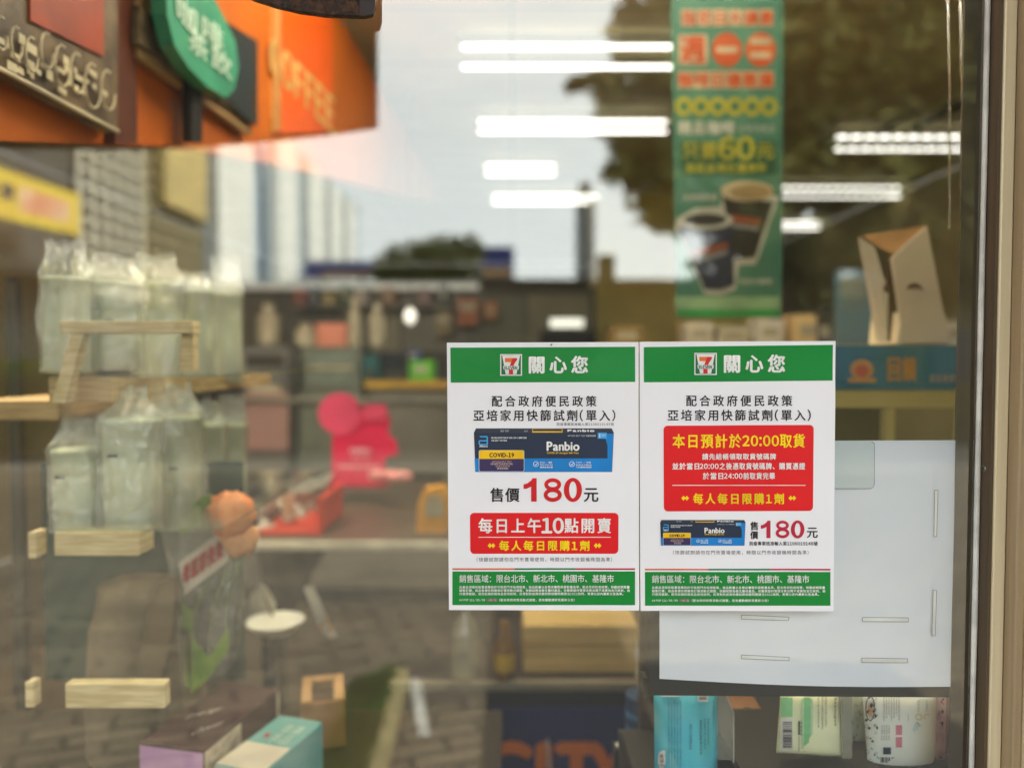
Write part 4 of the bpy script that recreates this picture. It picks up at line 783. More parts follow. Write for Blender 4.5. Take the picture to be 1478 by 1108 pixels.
MB().box((a.x, FY+.3, .3), (b.x, FY+.32, z2-.002)).build('back_panel', M('fixture_shade', (130, 122, 70), .6, scale=4), t); MB().box((a.x, FY, .0), (b.x, FY+.35, .298)).build('base', dk, t)
# counter with the navy CITY board
CY = .95
t = thing('display_counter', (P(820, 1000, CY).x, CY, 0), 'black framed counter whose navy front spells CITY in orange', 'counter')
a, b = P(702, 1000, CY), P(912, 983, CY); zc = P(800, 984, CY).z
MB().box((P(690, 990, CY).x, CY+.016, zc-.018), (P(950, 990, CY).x, CY+.46, zc)).build('counter_top', M('counter_dark', (66, 56, 42), .4, scale=5), t)
MB().box((P(560, 990, CY).x, CY-.01, zc-.018), (P(950, 990, CY).x, CY+.015, zc+.0015)).build('edge_strip', M('counter_edge', (128, 120, 100), .4, scale=5), t, bevel=.002)
MB().box((a.x, CY, .0), (b.x, CY+.45, zc-.0185)).build('counter_body', M('front_black', (22, 22, 20)), t)
slab('navy_board', rect(709, 1022, 905, 1400), CY-.012, .0115, M('board_navy', (22, 32, 96), .5, scale=2), t)
m = MB(); [letters(m, ch, bx_, CY-.0135, sans=False, bold=5) for ch, bx_ in (('C', (692, 1072, 764, 1160)), ('I', (778, 1074, 792, 1160)), ('T', (806, 1074, 858, 1160)), ('Y', (852, 1074, 906, 1160)))]; m.build('lettering', M('letter_orange', (255, 132, 30), .5, scale=3), t)
MB().tube([P(790, 1066, CY-.02), P(793, 1110, CY-.02)], .0035).build('price_pin', M('pin_white', (200, 200, 190), .4), t)
t = thing('tan_carton', P(850, 984, CY+.05), 'wide tan carton lying on the black counter below the notices', 'carton')
a, b = P(755, 983, CY+.05), P(922, 902, CY+.05)
MB().box((a.x, CY+.05, zc+.001), (b.x, CY+.3, b.z)).build('carton_body', M('tan_card', (204, 178, 114), .6, scale=3, alt=(184, 156, 92), stretch=(1, 1, 14)), t, bevel=.004)
MB().box((a.x+.002, CY+.048, b.z-.05), (b.x-.002, CY+.0495, b.z-.044)).build('tape_line', M('tape_tan', (176, 148, 90), .4), t)
slab('white_fold', [(918, 982), (936, 982), (936, 905), (930, 905), (924, 925), (918, 945), (922, 962)], CY+.03, .015, M('bowl_white', (236, 236, 222)), t)
t = thing('pale_bottle', P(668, 984, CY), 'pale tall bottle left of the tan carton', 'bottle'); c = P(672, 984, CY+.02)
MB().lathe((c.x, CY+.03, zc+.001), [(.032, 0), (.035, .01), (.034, .09), (.03, .12), (.014, .15), (.013, .17)], n=20).build('bottle', clear_mat('bottle_milky', (.85, .86, .74), .08, .1, .3, hazecol=(.62, .6, .44)), t, smooth=True); MB().lathe((c.x, CY+.03, zc+.172), [(.016, 0), (.016, .03)], n=20).build('cap', housem, t)
t = thing('amber_bottle', P(718, 984, CY), 'small amber bottle with a yellow label beside the tan carton', 'bottle'); c = P(728, 984, CY)
MB().lathe((c.x, CY+.02, zc+.001), [(.02, 0), (.024, .01), (.024, .08), (.011, .11), (.011, .14)], n=18).build('bottle', M('amber', (140, 104, 46), .3), t, smooth=True); MB().lathe((c.x, CY+.02, zc+.025), [(.0245, 0), (.0245, .04)], n=18).build('label', M('label_yellow', (200, 164, 50), .5), t)
t = thing('blue_tub', P(918, 1100, .5), 'blue printed tub left of the turquoise wipes', 'tub'); c = P(930, 1108, .5)
MB().lathe((c.x, .5, .62), [(.032, 0), (.034, .01), (.034, P(0, 1022, .5).z-.62-.02), (.035, P(0, 1022, .5).z-.62)], n=24).build('tub', M('tub_blue', (60, 120, 156), .5, scale=12, alt=(40, 90, 130)), t, smooth=True)
MB().lathe((c.x, .5, .80), [(.0345, 0), (.0345, .05)], n=24).build('label', M('tub_navy', (44, 66, 96), .5, scale=20), t)
MB().box((c.x-.1, .44, .0), (c.x+.1, .58, .618)).build('tub_stand', dk, t)
t = thing('white_lid_cup', P(896, 1108, .44), 'white lidded paper cup in front of the blue tub', 'cup'); c = P(896, 1130, .42)
MB().lathe((c.x, .42, .80), [(.008, 0), (.010, P(0, 1090, .42).z-.80)], n=18).build('cup', M('bowl_white', (236, 236, 222)), t, smooth=True); MB().lathe((c.x, .42, P(0, 1090, .42).z+.001), [(.0115, 0), (.0115, .004), (.0095, .011)], n=18).build('lid', housem, t)
MB().box((c.x-.012, .405, .0), (c.x+.012, .435, .798)).build('cup_stand', dk, t)
# ================================================================ wipes shelf at lower right, just behind the pane
t = thing('wipes_shelf', (P(1150, 1000, .1).x, .1, 0), 'dark shelf unit with a black rail holding packs of wipes', 'shelf')
blk = M('rail_black', (40, 37, 28), .45, scale=6, alt=(30, 28, 22))
a, b = P(928, 1006, .035), P(1388, 978, .035)
MB().prism(trace([(928, 1003), (1388, 1006), (1388, 978), (928, 978)], .035), (0, .02, 0)).build('rail', blk, t)
MB().prism(trace([(936, 1000), (952, 1000), (952, 882), (936, 868)], .03), (0, .02, 0)).build('bracket', blk, t)
zs = P(0, 1096, .1).z
MB().box((P(1062, 1090, .1).x, .06, zs-.012), (P(1392, 1090, .1).x, .30, zs)).build('tray', M('tray_dark', (50, 46, 36), .4, scale=6), t)
MB().box((P(930, 1090, .1).x, .06, .87), (P(1060, 1090, .1).x, .30, .882)).build('tray', M('tray_dark', (50, 46, 36)), t)
MB().box((P(930, 1090, .3).x, .34, 0), (P(1400, 1090, .3).x, .36, zs+.11)).build('back_panel', M('back_brown', (84, 66, 42), .6, scale=3, alt=(70, 56, 40)), t)
MB().box((P(930, 1090, .1).x, .07, 0), (P(1392, 1090, .1).x, .335, .868)).build('base', dk, t)
slab('divider', [(1036, 1096), (1057, 1096), (1059, 1028), (1049, 1003), (1036, 1003)], .085, .002, clear_mat('acrylic_edge', (.85, .87, .8), .1, .05, .18, hazecol=(.66, .66, .56)), t)
slab('divider', [(1216, 1094), (1230, 1094), (1230, 1003), (1214, 1003)], .09, .002, clear_mat('acrylic_edge', (.85, .87, .8), .1, .05), t)
MB().tube([P(1059, 1100, .084), P(1059, 1028, .084), P(1049, 1003, .084)], .0007, n=6).build('divider_edge', M('edge_grey', (190, 190, 176), .3), t)
ct = thing('small_carton', P(1092, 1090, .25), 'small brown carton between the turquoise and green wipes', 'carton')
MB().box((P(1066, 0, .24).x, .24, zs+.0005), (P(1112, 0, .24).x, .31, P(0, 1040, .24).z)).build('carton_body', M('carton_rust', (150, 104, 54), .6, scale=5, alt=(130, 88, 46)), ct, bevel=.002)
MB().box((P(1084, 0, .24).x, .2385, zs+.004), (P(1096, 0, .24).x, .2398, P(0, 1042, .24).z)).build('tape', M('tape_tan', (176, 148, 90)), ct)
def pillow(mb, px, Y, bulge, n=14, wr=.00035, seed=0.0, mi=0):
    """soft pack: a traced quad (tl, tr, br, bl) bulging towards the pane, with a flat back"""
    tl, tr, br, bl = [P(x, y, Y) for x, y in px]; V = []
    for j in range(n+1):
        for i in range(n+1):
            u, v = i/n, j/n; p = (tl*(1-u)+tr*u)*(1-v)+(bl*(1-u)+br*u)*v
            b = bulge*(math.sin(math.pi*min(1, max(0, u)))**.45)*(math.sin(math.pi*v)**.45)
            V.append(p+Vector((0, -b+wr*noise.noise(Vector((u*5+seed, v*5, 1)))*2, 0)))
    k = len(V); Fc = [(j*(n+1)+i, j*(n+1)+i+1, (j+1)*(n+1)+i+1, (j+1)*(n+1)+i) for j in range(n) for i in range(n)]
    V2 = [p+Vector((0, 2*(Y-p.y)+.002, 0)) for p in V]; Fc += [tuple(i+k for i in reversed(f)) for f in Fc]
    edge = [i for i in range(n)]+[i*(n+1)+n for i in range(n)]+[n*(n+1)+n-i for i in range(n)]+[(n-i)*(n+1) for i in range(n)]
    Fc += [(edge[(i+1) % len(edge)], edge[i], edge[i]+k, edge[(i+1) % len(edge)]+k) for i in range(len(edge))]
    mb.add(V+V2, Fc, mi); return lambda x, y, Y_: None
def on_pack(px, Y, bulge, lift=.0009):
    """photo pixel -> point lifted off the bulged pack face"""
    xs = [p[0] for p in px]; ys = [p[1] for p in px]; x0, x1, y0, y1 = min(xs), max(xs), min(ys), max(ys)
    def f(x, y, s=None):
        u, v = min(1, max(0, (x-x0)/(x1-x0))), min(1, max(0, (y-y0)/(y1-y0)))
        b = bulge*math.sin(math.pi*u)**.45*math.sin(math.pi*v)**.45
        return P(x, y, Y-b-lift-(0 if s is None else s))
    return f
def patch(mb, q, f, mi=0, s=0):
    """fill a traced rectangle (x0,y0,x1,y1) with a small grid lying on the pack"""
    x0, y0, x1, y1 = q; n = 6
    V = [f(x0+(x1-x0)*i/n, y0+(y1-y0)*j/n, s) for j in range(n+1) for i in range(n+1)]
    mb.add(V, [(j*(n+1)+i, (j+1)*(n+1)+i, (j+1)*(n+1)+i+1, j*(n+1)+i+1) for j in range(n) for i in range(n)], mi)
def vtext(mb, s, x, y0, y1, wd, f, mi, sz=None):
    """vertical column of Chinese: one character under the other"""
    n = len(s); h = (y1-y0)/n
    for k, ch in enumerate(s):
        letters(mb, ch, (x, y0+k*h, x+wd, y0+(k+.82)*h), 0, mi, pt=lambda a, b, Y: f(a, b))
def barcode(mb, x0, y0, x1, y1, f, mi, vert=True, seed=1):
    r = random.Random(seed); p = y0 if vert else x0; e = y1 if vert else x1
    while p < e:
        w_ = r.choice((.5, .9, 1.3, 1.8)); q = min(p+w_, e)
        patch(mb, (x0, p, x1, q) if vert else (p, y0, q, y1), f, mi); p = q+r.choice((.5, .9, 1.3))
ink = M('ink_black', (30, 30, 34), .5); inkb = M('ink_blue', (28, 84, 112), .5); lab_w = M('label_white', (232, 232, 228), .5)
# turquoise
px = [(944, 1001), (1035, 1002), (1036, 1190), (946, 1190)]
t = thing('wipes_pack', P(990, 1150, .10), 'turquoise pack of wipes with small dark print', 'wipes pack', 'packs of wipes behind the pane')
m = MB(); pillow(m, px, .12, .022, seed=1); m.build('pouch', M('pack_turquoise', (92, 196, 204), .35, scale=9, alt=(70, 186, 216), bump=.12, bscale=30), t, smooth=True)
f = on_pack(px, .12, .022); m = MB()
patch(m, (954, 1001, 981, 1004.5), f, 1); patch(m, (1007, 1001, 1022, 1012), f, 1)
patch(m, (956, 1082, 960, 1089), f, 1, .0002); m.poly([f(x, y, .0002) for x, y in ell(955, 1096, 5.5, 13)], 1)
L1 = '本產品為純水濕紙巾不含酒精螢光劑請安心使用'
for k in range(5): vtext(m, L1+L1[:6], 964+k*4.2, 1010+(k % 2)*3, 1108, 2.6, f, 2)
vtext(m, '使用方法請撕開貼紙', 995, 1044, 1082, 4, f, 2); vtext(m, '抽取後請黏緊避免乾燥變質', 1010, 1038, 1100, 3.4, f, 0); vtext(m, '本品成分純水香精保存期限三年', 1016, 1036, 1106, 2.8, f, 2); vtext(m, '請置於陰涼乾燥處避免陽光直射請勿', 1021, 1036, 1108, 2.6, f, 2); vtext(m, '製造日期有效期限標示於包裝正面注意', 1029, 1010, 1108, 2.4, f, 2)
vtext(m, '柔濕巾', 951.5, 1088, 1108, 7, lambda a, b: f(a, b, .0004), 0); barcode(m, 1009, 1003, 1020, 1010, f, 0, True, 3)
m.build('print', [ink, lab_w, inkb], t)
# green / cream
px = [(1127, 1004), (1211, 1004), (1216, 1092), (1121, 1086)]
t = thing('wipes_pack', P(1168, 1088, .10), 'mint green and cream pack of wipes with a tall barcode', 'wipes pack', 'packs of wipes behind the pane')
m = MB(); pillow(m, px, .10, .016, seed=2); m.build('pouch', M('pack_cream', (250, 250, 206), .35, scale=6, alt=(226, 236, 196), bump=.15, bscale=30), t, smooth=True)
f = on_pack(px, .10, .016); m = MB()
patch(m, (1127, 1006, 1144, 1034), f, 1); patch(m, (1160, 1006, 1170, 1084), f, 1); patch(m, (1157, 1008, 1160, 1080), f, 4); patch(m, (1170, 1008, 1173, 1080), f, 4)
patch(m, (1127, 1036, 1144, 1082), f, 2, .0002); barcode(m, 1130, 1041, 1143, 1079, lambda x, y, s=0: f(x, y, .0005), 0, True, 5)
patch(m, (1152, 1040, 1155, 1060), f, 3); vtext(m, '檸檬草香', 1155.5, 1041, 1062, 3, f, 3); vtext(m, '清新潔淨濕巾', 1152, 1062, 1084, 2.4, f, 0)
vtext(m, '成分純水植物萃取液', 1180, 1006, 1050, 2.6, f, 0); vtext(m, '使用方法撕開封口抽取使用後請將封口', 1185.5, 1005, 1066, 3, f, 0); vtext(m, '注意事項本品不可食用請放置幼童', 1190.5, 1005, 1066, 3, f, 0); vtext(m, '避免高溫及陽光直射保存', 1204, 1006, 1064, 3.4, f, 0)
m.build('print', [ink, M('mint', (140, 214, 150), .4), lab_w, M('label_olive', (70, 90, 70), .5), M('mint_pale', (196, 230, 190), .4)], t)
# rear patterned and front patterned packs
def squiggles(m, x0, y0, x1, y1, f, mi, n, seed):
    r = random.Random(seed)
    for k in range(n):
        cx, cy, s = r.uniform(x0, x1), r.uniform(y0, y1), r.uniform(1.4, 3.2); kind = k % 4
        if kind == 0: q = [[f(*p) for p in z] for z in ring(cx, cy, s, s, .5, 10)]
        elif kind == 1: q = [[f(cx+s*(1 if i % 2 else .45)*math.cos(i*.628), cy+s*(1 if i % 2 else .45)*math.sin(i*.628)) for i in range(10)]]
        elif kind == 2: q = [[f(*p) for p in z] for z in stroke([(cx-s, cy), (cx-s*.3, cy-s), (cx+s*.3, cy+s*.4), (cx+s, cy-s*.4)], .6)]
        else: q = [[f(*p) for p in ell(cx, cy, s*.5, s*.9, 10)]]
        for z in q: m.poly(z, mi)
px = [(1212, 1004), (1252, 1004), (1252, 1092), (1216, 1090)]
t = thing('wipes_pack', P(1235, 1090, .16), 'shaded grey white doodle pack standing behind the acrylic divider', 'wipes pack', 'packs of wipes behind the pane')
m = MB(); pillow(m, px, .16, .014, seed=3); m.build('pouch', M('pack_grey', (176, 182, 168), .35, scale=6, alt=(150, 158, 140), bump=.15, bscale=30), t, smooth=True)
f = on_pack(px, .16, .014); m = MB(); squiggles(m, 1230, 1008, 1250, 1082, f, 0, 26, 2); m.build('print', [ink], t)
px = [(1246, 1004), (1352, 1004), (1348, 1112), (1254, 1112)]
t = thing('wipes_pack', P(1300, 1108, .09), 'white pack of wipes with black doodles, pink patch and blue print', 'wipes pack', 'packs of wipes behind the pane')
m = MB(); pillow(m, px, .10, .02, seed=4); m.build('pouch', M('pack_white', (244, 246, 240), .35, scale=5, alt=(230, 242, 236), bump=.15, bscale=30), t, smooth=True)
f = on_pack(px, .10, .02); m = MB()
squiggles(m, 1250, 1006, 1268, 1104, f, 0, 34, 6)
for z in ring(1256, 1022, 7, 18, 1.4, 24): m.poly([f(*p) for p in z], 0)
m.poly([f(*p) for p in ell(1256, 1024, 4, 10, 16)], 5)
for k in range(7): vtext(m, '柔軟親膚濕紙巾成分純水'[:9+k % 3], 1275+k*3.6, 1005, 1040-(k % 3)*4, 2.1, f, 0)
for k in range(4): vtext(m, '保存期限三年請', 1272+k*3.4, 1046, 1068, 2.0, f, 0)
patch(m, (1293, 1046, 1302, 1060), f, 1); patch(m, (1293, 1063, 1302, 1078), f, 1); patch(m, (1275, 1078, 1286, 1088), f, 2); barcode(m, 1271, 1092, 1285, 1100, f, 0, False, 8); barcode(m, 1287, 1092, 1297, 1100, f, 0, False, 9)
for cx in (1326, 1338):
    for z in ring(cx, 1034, 4.6, 4.6, .9, 18): m.poly([f(*p) for p in z], 4)
    vtext(m, '天然成分', cx-2, 1010, 1028, 3.2, f, 3)
patch(m, (1343, 1040, 1349, 1066), f, 3)
for k in range(4): patch(m, (1314+k*4, 1082, 1316+k*4, 1096), f, 3)
for r_ in (4, 7, 10): 
    for z in stroke([(1328-r_, 1052), (1328-r_*.5, 1044-r_*.3), (1328, 1048), (1328+r_*.6, 1044), (1328+r_, 1056), (1328, 1066+r_*.4), (1328-r_, 1052)], .8): m.poly([f(*p) for p in z], 6)
for z in ring(1333, 1082, 4.5, 5, 1, 18): m.poly([f(*p) for p in z], 5)
for z in stroke([(1311, 1030), (1310, 1098), (1346, 1102)], .5): m.poly([f(*p) for p in z], 3)
m.build('print', [ink, M('pink_patch', (238, 150, 170), .5), M('navy_patch', (34, 52, 76), .5), M('teal_print', (80, 170, 190), .5), M('gold_ring', (206, 186, 70), .5), M('tan_print', (206, 160, 110), .5), M('sky_print', (150, 206, 220), .5)], t)
px = [(1352, 1004), (1366, 1004), (1362, 1112), (1350, 1112)]
t = thing('wipes_pack', P(1358, 1108, .11), 'narrow lilac dotted pack edge beside the white doodle pack', 'wipes pack', 'packs of wipes behind the pane')
m = MB(); pillow(m, px, .105, .006, seed=5); m.build('pouch', M('pack_lilac', (206, 176, 190), .4, scale=60, alt=(186, 150, 170)), t, smooth=True)
f = on_pack(px, .105, .006); m = MB(); squiggles(m, 1354, 1008, 1362, 1100, f, 0, 12, 9); m.build('print', [ink], t)
px = [(1366, 1004), (1384, 1004), (1382, 1112), (1364, 1112)]
t = thing('wipes_pack', P(1374, 1108, .12), 'dull mauve pack with vertical writing next to the window frame', 'wipes pack', 'packs of wipes behind the pane')
m = MB(); pillow(m, px, .115, .006, seed=6); m.build('pouch', M('pack_mauve', (150, 132, 130), .4, scale=8), t, smooth=True)
f = on_pack(px, .115, .006); m = MB(); vtext(m, '抽取式柔濕巾家庭號', 1372, 1008, 1104, 5, f, 0); m.build('print', [ink], t)
# ================================================================ white poster back stuck inside the pane
WY = .0105
t = thing('reversed_poster', P(1180, 800, WY), 'blank bluish white back of a poster taped inside the pane', 'poster')
rowsx = 24; V, Fc = [], []
for i in range(rowsx+1):
    x = 952+(1409-952)*i/rowsx; u = i/rowsx; yb = 979+13*math.sin(min(1, u*1.35)*math.pi/2)*(1-.12*u); yt = 637-2.0*u
    for j in range(13):
        y = yt+(yb-yt)*j/12; V.append(P(x, y, WY+.0007*noise.noise(Vector((u*4, j*.3, 2)))))
n = len(V); Fc = [(i*13+j, (i+1)*13+j, (i+1)*13+j+1, i*13+j+1) for i in range(rowsx) for j in range(12)]
V += [v+Vector((0, .0006, 0)) for v in V]; Fc += [tuple(k+n for k in reversed(q)) for q in Fc]
wp = M('poster_back', (240, 245, 254), .5, scale=2.5, alt=(208, 220, 238), bump=.2, bscale=9, lo=.3, hi=.7)
mesh('sheet', V, Fc, wp, t, smooth=True)
# clear tapes: each a raised strip with its dark edge line
tapem, lnm = M('tape_white', (236, 240, 244), .3), M('tape_line', (120, 126, 132), .5)
for q in (((1070, 944.5), (1139, 948), (1139, 953), (1070, 950)), ((1244, 949), (1310, 950), (1310, 956), (1244, 955.5)), ((1245, 890.5), (1311, 891), (1311, 897), (1245, 896.5)), ((1070, 887), (1139, 890), (1138, 895), (1070, 893)), ((1349, 707), (1354, 707), (1352, 774), (1348, 774)), ((1347, 851), (1352, 852), (1350, 917), (1345, 917))):
    s = MB().prism(trace([q[3], q[2], q[1], q[0]], WY-.0012), (0, .0002, 0)).build('tape_strip', tapem, t)
    m = MB()
    for z in stroke(list(q)+[q[0]], .8): m.poly(trace(z, WY-.0014))
    m.build('tape_outline', lnm, s)
m = MB(); corner = [(1203, 705), (1256, 705), (1260, 703), (1262, 698), (1262, 640), (1258, 637)]
for z in stroke(corner, .9): m.poly(trace(z, WY-.0014))
m.build('tape_outline', lnm, t)
MB().prism(trace([(1203, 704.5), (1256, 704.5), (1261, 699), (1261, 640), (1256, 636), (1203, 636)], WY-.0012), (0, .0002, 0)).build('corner_patch', M('patch_blue', (206, 220, 226), .3, scale=8, alt=(196, 212, 220)), t)
# ================================================================ the two printed notices on the outside of the pane
NY = -.0040
def wav(p):
    return Vector((p.x, p.y-.0005*noise.noise(Vector((p.x*26, p.z*7, 3)))-.0004*noise.noise(Vector((p.x*9, p.z*22, 8))), p.z))
def grid(mb, q, Y, mi=0, nx=24, ny=24, r=0):
    """traced quad (tl, tr, br, bl) as a fine grid that follows the paper's waves; r rounds the corners"""
    (ax, ay), (bx, by), (cx, cy), (dx, dy) = q; V = []
    us = [i/nx for i in range(nx+1)]; W, H = bx-ax, dy-ay
    if r: 
        e = [r*(1-math.cos(k*math.pi/12)) for k in range(7)]; us = [k/W for k in e]+[i/nx for i in range(1, nx) if r/W < i/nx < 1-r/W]+[1-k/W for k in reversed(e)]
    for u in us:
        x0 = min(u*W, (1-u)*W); cut = 0
        if r and x0 < r: cut = r-math.sqrt(max(0, r*r-(r-x0)**2))
        for j in range(ny+1):
            v = (cut+(H-2*cut)*j/ny)/H
            x = (ax*(1-u)+bx*u)*(1-v)+(dx*(1-u)+cx*u)*v; y = (ay*(1-u)+by*u)*(1-v)+(dy*(1-u)+cy*u)*v
            V.append(wav(P(x, y, Y)))
    n = len(us)-1
    mb.add(V, [(i*(ny+1)+j, i*(ny+1)+j+1, (i+1)*(ny+1)+j+1, (i+1)*(ny+1)+j) for i in range(n) for j in range(ny)], mi); return mb
WP = lambda x, y, Y: wav(P(x, y, Y))
def wq(mb, qs, Y, mi=0):
    for q in qs: mb.poly([wav(p) for p in trace(q, Y)], mi)
    return mb
def wl(mb, s, box, L, mi=0, **k): return letters(mb, s, box, NY-L*.0004, mi, pt=WP, **k)
def digits180(mb, x0, y0, x1, y1, L, mi=0):
    w = x1-x0; h = y1-y0; Y = NY-L*.0004
    def n1(a, b):
        st = b-(b-a)*.42; wq(mb, [[(st, y1), (b, y1), (b, y0), (st+(b-a)*.12, y0), (st, y0+h*.10)], [(st, y0+h*.10), (st, y0+h*.36), (a+(b-a)*.25, y0+h*.45), (a, y0+h*.46), (a, y0+h*.27), (a+(b-a)*.3, y0+h*.22)]], Y, mi)
    n1(x0, x0+w*.225)
    cx = x0+w*.50; rx = w*.155
    wq(mb, ring(cx, y0+h*.27, rx*.93, h*.272, rx*.42, 30), Y, mi); wq(mb, ring(cx, y0+h*.715, rx, h*.295, rx*.44, 30), Y-.00003, mi)
    cx = x0+w*.845
    a, b = ell(cx, y0+h*.5, rx, h*.515, 36), ell(cx, y0+h*.5, rx*.42, h*.36, 36)
    wq(mb, [[a[i], a[(i+1) % 36], b[(i+1) % 36], b[i]] for i in range(36)], Y, mi)
paper = M('notice_paper', (238, 238, 244), .5, scale=4, alt=(233, 233, 240), bump=.2, bscale=11, spec=.25)
pgreen = M('notice_green', (14, 138, 58), .32, scale=5, alt=(8, 130, 52), bump=.3, bscale=11, spec=.45); pred = M('notice_red', (226, 22, 30), .45, scale=5, alt=(216, 18, 28), bump=.08, bscale=11)
ptext = M('notice_black', (34, 30, 34), .5); pwhite = M('notice_white', (240, 240, 240), .5); pyel = M('notice_yellow', (255, 222, 20), .5); prt = M('notice_price_red', (224, 26, 36), .5)
pgrey = M('notice_grey', (92, 90, 92), .5); porng = M('notice_orange', (232, 116, 66), .5); pdkg = M('notice_deep_green', (20, 118, 72), .5); pcrim = M('notice_crimson', (190, 32, 62), .5)
pnavy = M('kit_navy', (36, 48, 74), .5, scale=5, alt=(30, 42, 62)); pblue = M('kit_blue', (14, 132, 214), .5); pgold = M('kit_gold', (246, 196, 10), .5); ppurp = M('kit_purple', (58, 46, 92), .5); pkb = M('kit_top', (52, 58, 74), .5); plb = M('kit_light_blue', (70, 170, 236), .5); ptan = M('kit_tan', (216, 190, 150), .5); pskin = M('kit_peach', (240, 170, 140), .5)
MICRO = ('此產品須領有販賣業藥商許可執照門市始得販售，商品數量以各單店實際供貨數量為準，配合政府防疫政策，快篩試劑限量', '銷售訂價，商品售價依照藥商訂價滾動式調整，快篩試劑為衛生醫材產品，依醫療器材管理法售出概不退貨包含已拆封、自', '行使用錯誤，使用前請詳閱商品使用說明，民眾對防疫與快篩試劑相關問題請洽1922詢問，售價以店內最新公告為準。')
def logo(root, x0, y0, x1, y1):
    w, h = x1-x0, y1-y0; q = lambda pts: [(x0+w*a, y0+h*b) for a, b in pts]
    m = MB(); L = lambda k: NY-k*.0004
    wq(m, [q([(0, 1), (1, 1), (1, 0), (0, 0)])], L(2), 0); wq(m, [q([(.05, .95), (.95, .95), (.95, .05), (.05, .05)])], L(2.5), 1)
    wq(m, [q([(.09, .06), (.25, .93), (.75, .93), (.91, .06)])], L(3), 0)
    wq(m, [q([(.22, .18), (.22, .37), (.50, .37), (.58, .18)])], L(3.6), 2)
    wq(m, [q([(.58, .18), (.50, .37), (.44, .56), (.60, .56), (.68, .40), (.78, .26), (.78, .18)]), q([(.40, .72), (.40, .93), (.59, .93), (.59, .72)])], L(3.6), 3)
    m2 = MB(); wq(m, [q([(.13, .55), (.16, .72), (.84, .72), (.87, .55)])], L(4), 0)
    wl(m, 'ELEVEN', (x0+w*.20, y0+h*.565, x0+w*.78, y0+h*.71), 4.5, 4, bold=.25, track=0)
    return m.build('logo', [pwhite, pdkg, M('logo_orange', (238, 118, 44), .5), M('logo_red', (220, 40, 40), .5), M('logo_green', (14, 96, 62), .5)], root)
